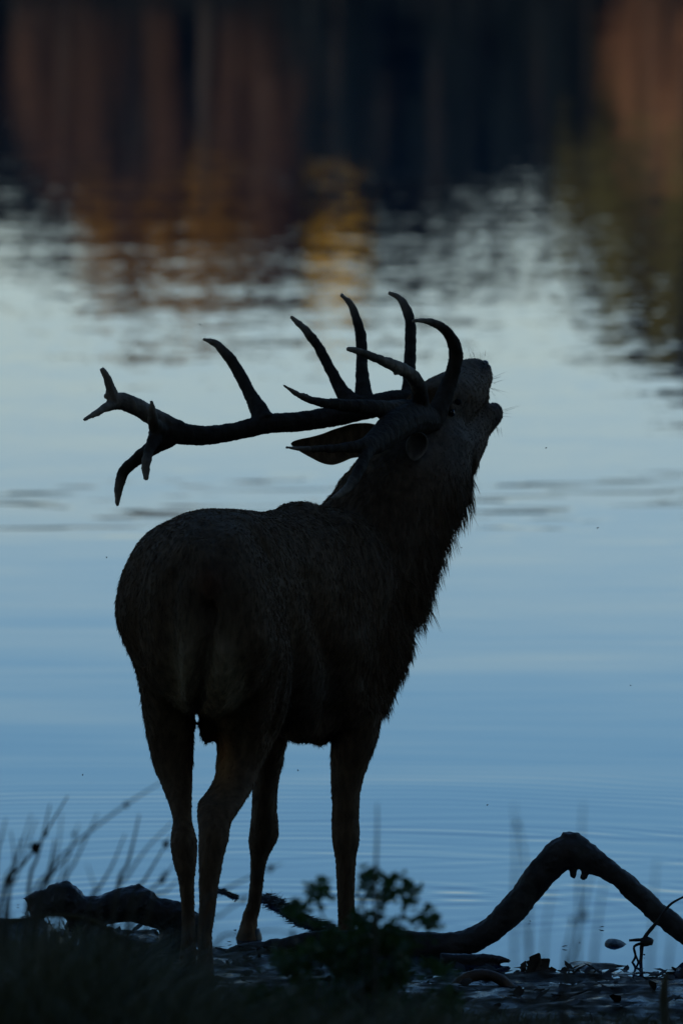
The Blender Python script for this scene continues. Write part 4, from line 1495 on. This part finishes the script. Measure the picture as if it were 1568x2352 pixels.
# leafy plant in front of the forelegs
PLY = 15.3
pr = random.Random(77)
pbase_px = (835, 2560)
pb = P(pbase_px[0], pbase_px[1], PLY)
pb.z = ground_z(pb.x, pb.y, False) - 0.02
plant = empty('leafy_plant', pb)
tag(plant, 'dark leafy herb growing in front of the forelegs', 'plant')
leafm = leaf_mesh('leaf', 0.023, 0.0075, 0.1, rng, False)
leafm.materials.append(MAT['herb'])
branches = [
    [(835, 2480), (836, 2300), (832, 2180), (838, 2080), (842, 2008)],
    [(836, 2330), (800, 2200), (745, 2110), (722, 2060), (735, 2036)],
    [(836, 2330), (780, 2220), (720, 2140), (688, 2095), (676, 2080)],
    [(838, 2300), (860, 2160), (880, 2070), (890, 2024)],
    [(838, 2310), (890, 2180), (925, 2100), (945, 2060), (938, 2040)],
    [(838, 2320), (910, 2210), (955, 2140), (980, 2095), (990, 2116)],
    [(838, 2340), (760, 2260), (690, 2215), (640, 2205)],
    [(838, 2340), (920, 2260), (990, 2215), (1020, 2225)],
    [(838, 2400), (720, 2310), (620, 2280), (580, 2290)],
    [(838, 2400), (940, 2310), (1010, 2280), (1040, 2300)],
    [(836, 2350), (800, 2260), (770, 2190), (765, 2150)],
    [(836, 2350), (870, 2250), (905, 2180), (915, 2140)],
]
nleaf = 0
sb = MB()
for bi, br in enumerate(branches):
    q = [P(x, y, PLY + pr.uniform(-0.08, 0.08) * (i > 0)) for i, (x, y) in enumerate(br)]
    if bi == 0:
        q[0] = Vector((q[0].x, q[0].y, pb.z))
    c = catmull([tuple(p) for p in q], 8)
    n = len(c)
    tube(sb, [(*c[i], 0.0035 * (1 - 0.75 * i / n)) for i in range(0, n, 3)], 6, 2)
    step = 2
    for i in range(int(n * 0.35), n, step):
        t = i / n
        for s in (-1, 1):
            if pr.random() < 0.12: continue
            o = bpy.data.objects.new('leaf', leafm)
            COL.objects.link(o)
            o.parent = plant
            o.matrix_parent_inverse = Matrix.Translation(-pb)
            p = Vector(c[i])
            o.location = p + Vector((pr.gauss(0, .006), pr.gauss(0, .01), pr.gauss(0, .006)))
            o.rotation_euler = (pr.uniform(0.3, 1.3), pr.uniform(-0.7, 0.5), pr.uniform(-0.8, 0.8) + (math.pi if s < 0 else 0))
            k = pr.uniform(0.6, 1.1)
            o.scale = (k, k, k)
            nleaf += 1
    # leaf tuft at the tip
    for k_ in range(9):
        o = bpy.data.objects.new('leaf', leafm)
        COL.objects.link(o)
        o.parent = plant
        o.matrix_parent_inverse = Matrix.Translation(-pb)
        p = Vector(c[-1])
        o.location = p + Vector((pr.gauss(0, .010), pr.gauss(0, .012), pr.gauss(0, .008)))
        o.rotation_euler = (pr.uniform(0.2, 1.4), pr.uniform(-1.0, 0.6), pr.uniform(0, 6.28))
        k = pr.uniform(0.6, 1.0)
        o.scale = (k, k, k)
        nleaf += 1
sb.build('stem', MAT['stem'], plant)
# the crowded lower foliage of the same plant, too dense to pick apart
lr = np.random.default_rng(8)
lk = lr.integers(0, 46, 3000)
ccx = lr.normal(835, 95, 46)
ccy = np.interp(np.abs(ccx - 835), [0, 90, 180, 260], [2120, 2130, 2215, 2290]) + np.abs(lr.normal(0, 110, 46))
lpx = ccx[lk] + lr.normal(0, 17, 3000)
lpy = ccy[lk] + lr.normal(0, 15, 3000)
tipx, tipy = [], []
for br in branches:
    for (fx, fy) in (br[-1], ((br[-1][0] + br[-2][0]) / 2, (br[-1][1] + br[-2][1]) / 2)):
        for k_ in range(30):
            tipx.append(fx + lr.normal() * 16)
            tipy.append(fy + 10 + lr.normal() * 13)
lpx = np.concatenate([lpx, tipx])
lpy = np.concatenate([lpy, tipy])
lc = np.array([P(a, b, PLY + lr.uniform(-0.15, 0.2)) for a, b in zip(lpx, lpy)])
lo = link('foliage', quads_mesh('foliage', lc, 0.018, lr), MAT['herb'], plant)
lo['kind'] = 'stuff'

# ------------------------------------------------------------------ leaf scraps afloat
fr = random.Random(5)
fm = leaf_mesh('floating_leaf', 0.022, 0.006, 0.06, rng)
fm.materials.append(MAT['deadleaf'])
for (x, y) in [(571, 2080), (556, 2112), (586, 2128), (532, 2165), (541, 2140), (1330, 2160), (1290, 2176), (1375, 2131), (1242, 2196), (1410, 2228), (1352, 2222), (1480, 2196), (905, 2040), (1218, 2118), (1302, 2232), (70, 2064), (38, 2080)]:
    o = bpy.data.objects.new('floating_leaf', fm)
    COL.objects.link(o)
    q = ground_hit(x, y, 0.003)
    o.location = q
    o.rotation_euler = (fr.uniform(-.15, .15), fr.uniform(-.15, .1), fr.uniform(0, 6.28))
    sc = fr.uniform(0.4, 0.8)
    o.scale = (sc, sc, sc)
    tag(o, 'tiny dark leaf scrap floating on the shallow water', 'leaf', 'leaf scraps afloat in the shallows')

# ------------------------------------------------------------------ midges in the air
mb = MB()
ball(mb, (0, 0, 0), 0.0022, 0.0012, 0.0012, n=6, m=4)
for s in (-1, 1):
    mb.rings([[Vector((0.0 + dx, s * dy, 0.001 + dz)) for (dx, dy, dz) in ((0.001, 0.0005, 0), (0.0, 0.003, 0.001), (-0.003, 0.004, 0.0015), (-0.002, 0.001, 0))], [Vector((0.0 + dx, s * dy, 0.0012 + dz)) for (dx, dy, dz) in ((0.001, 0.0005, 0), (0.0, 0.003, 0.001), (-0.003, 0.004, 0.0015), (-0.002, 0.001, 0))]])
mm = mb.mesh('midge')
mm.materials.append(MAT['insect'])
for (x, y) in [(458, 745), (1253, 1029), (1371, 1213), (1060, 1258), (245, 1281), (1447, 1575), (684, 1771), (190, 1781), (1118, 1850)]:
    o = bpy.data.objects.new('midge', mm)
    COL.objects.link(o)
    o.location = P(x, y, 20.4 + random.uniform(-.3, .3))
    o.rotation_euler = (random.uniform(-.6, .6), random.uniform(-.6, .6), random.uniform(0, 6))
    tag(o, 'tiny dark midge flying over the lake', 'insect', 'midges in the air')
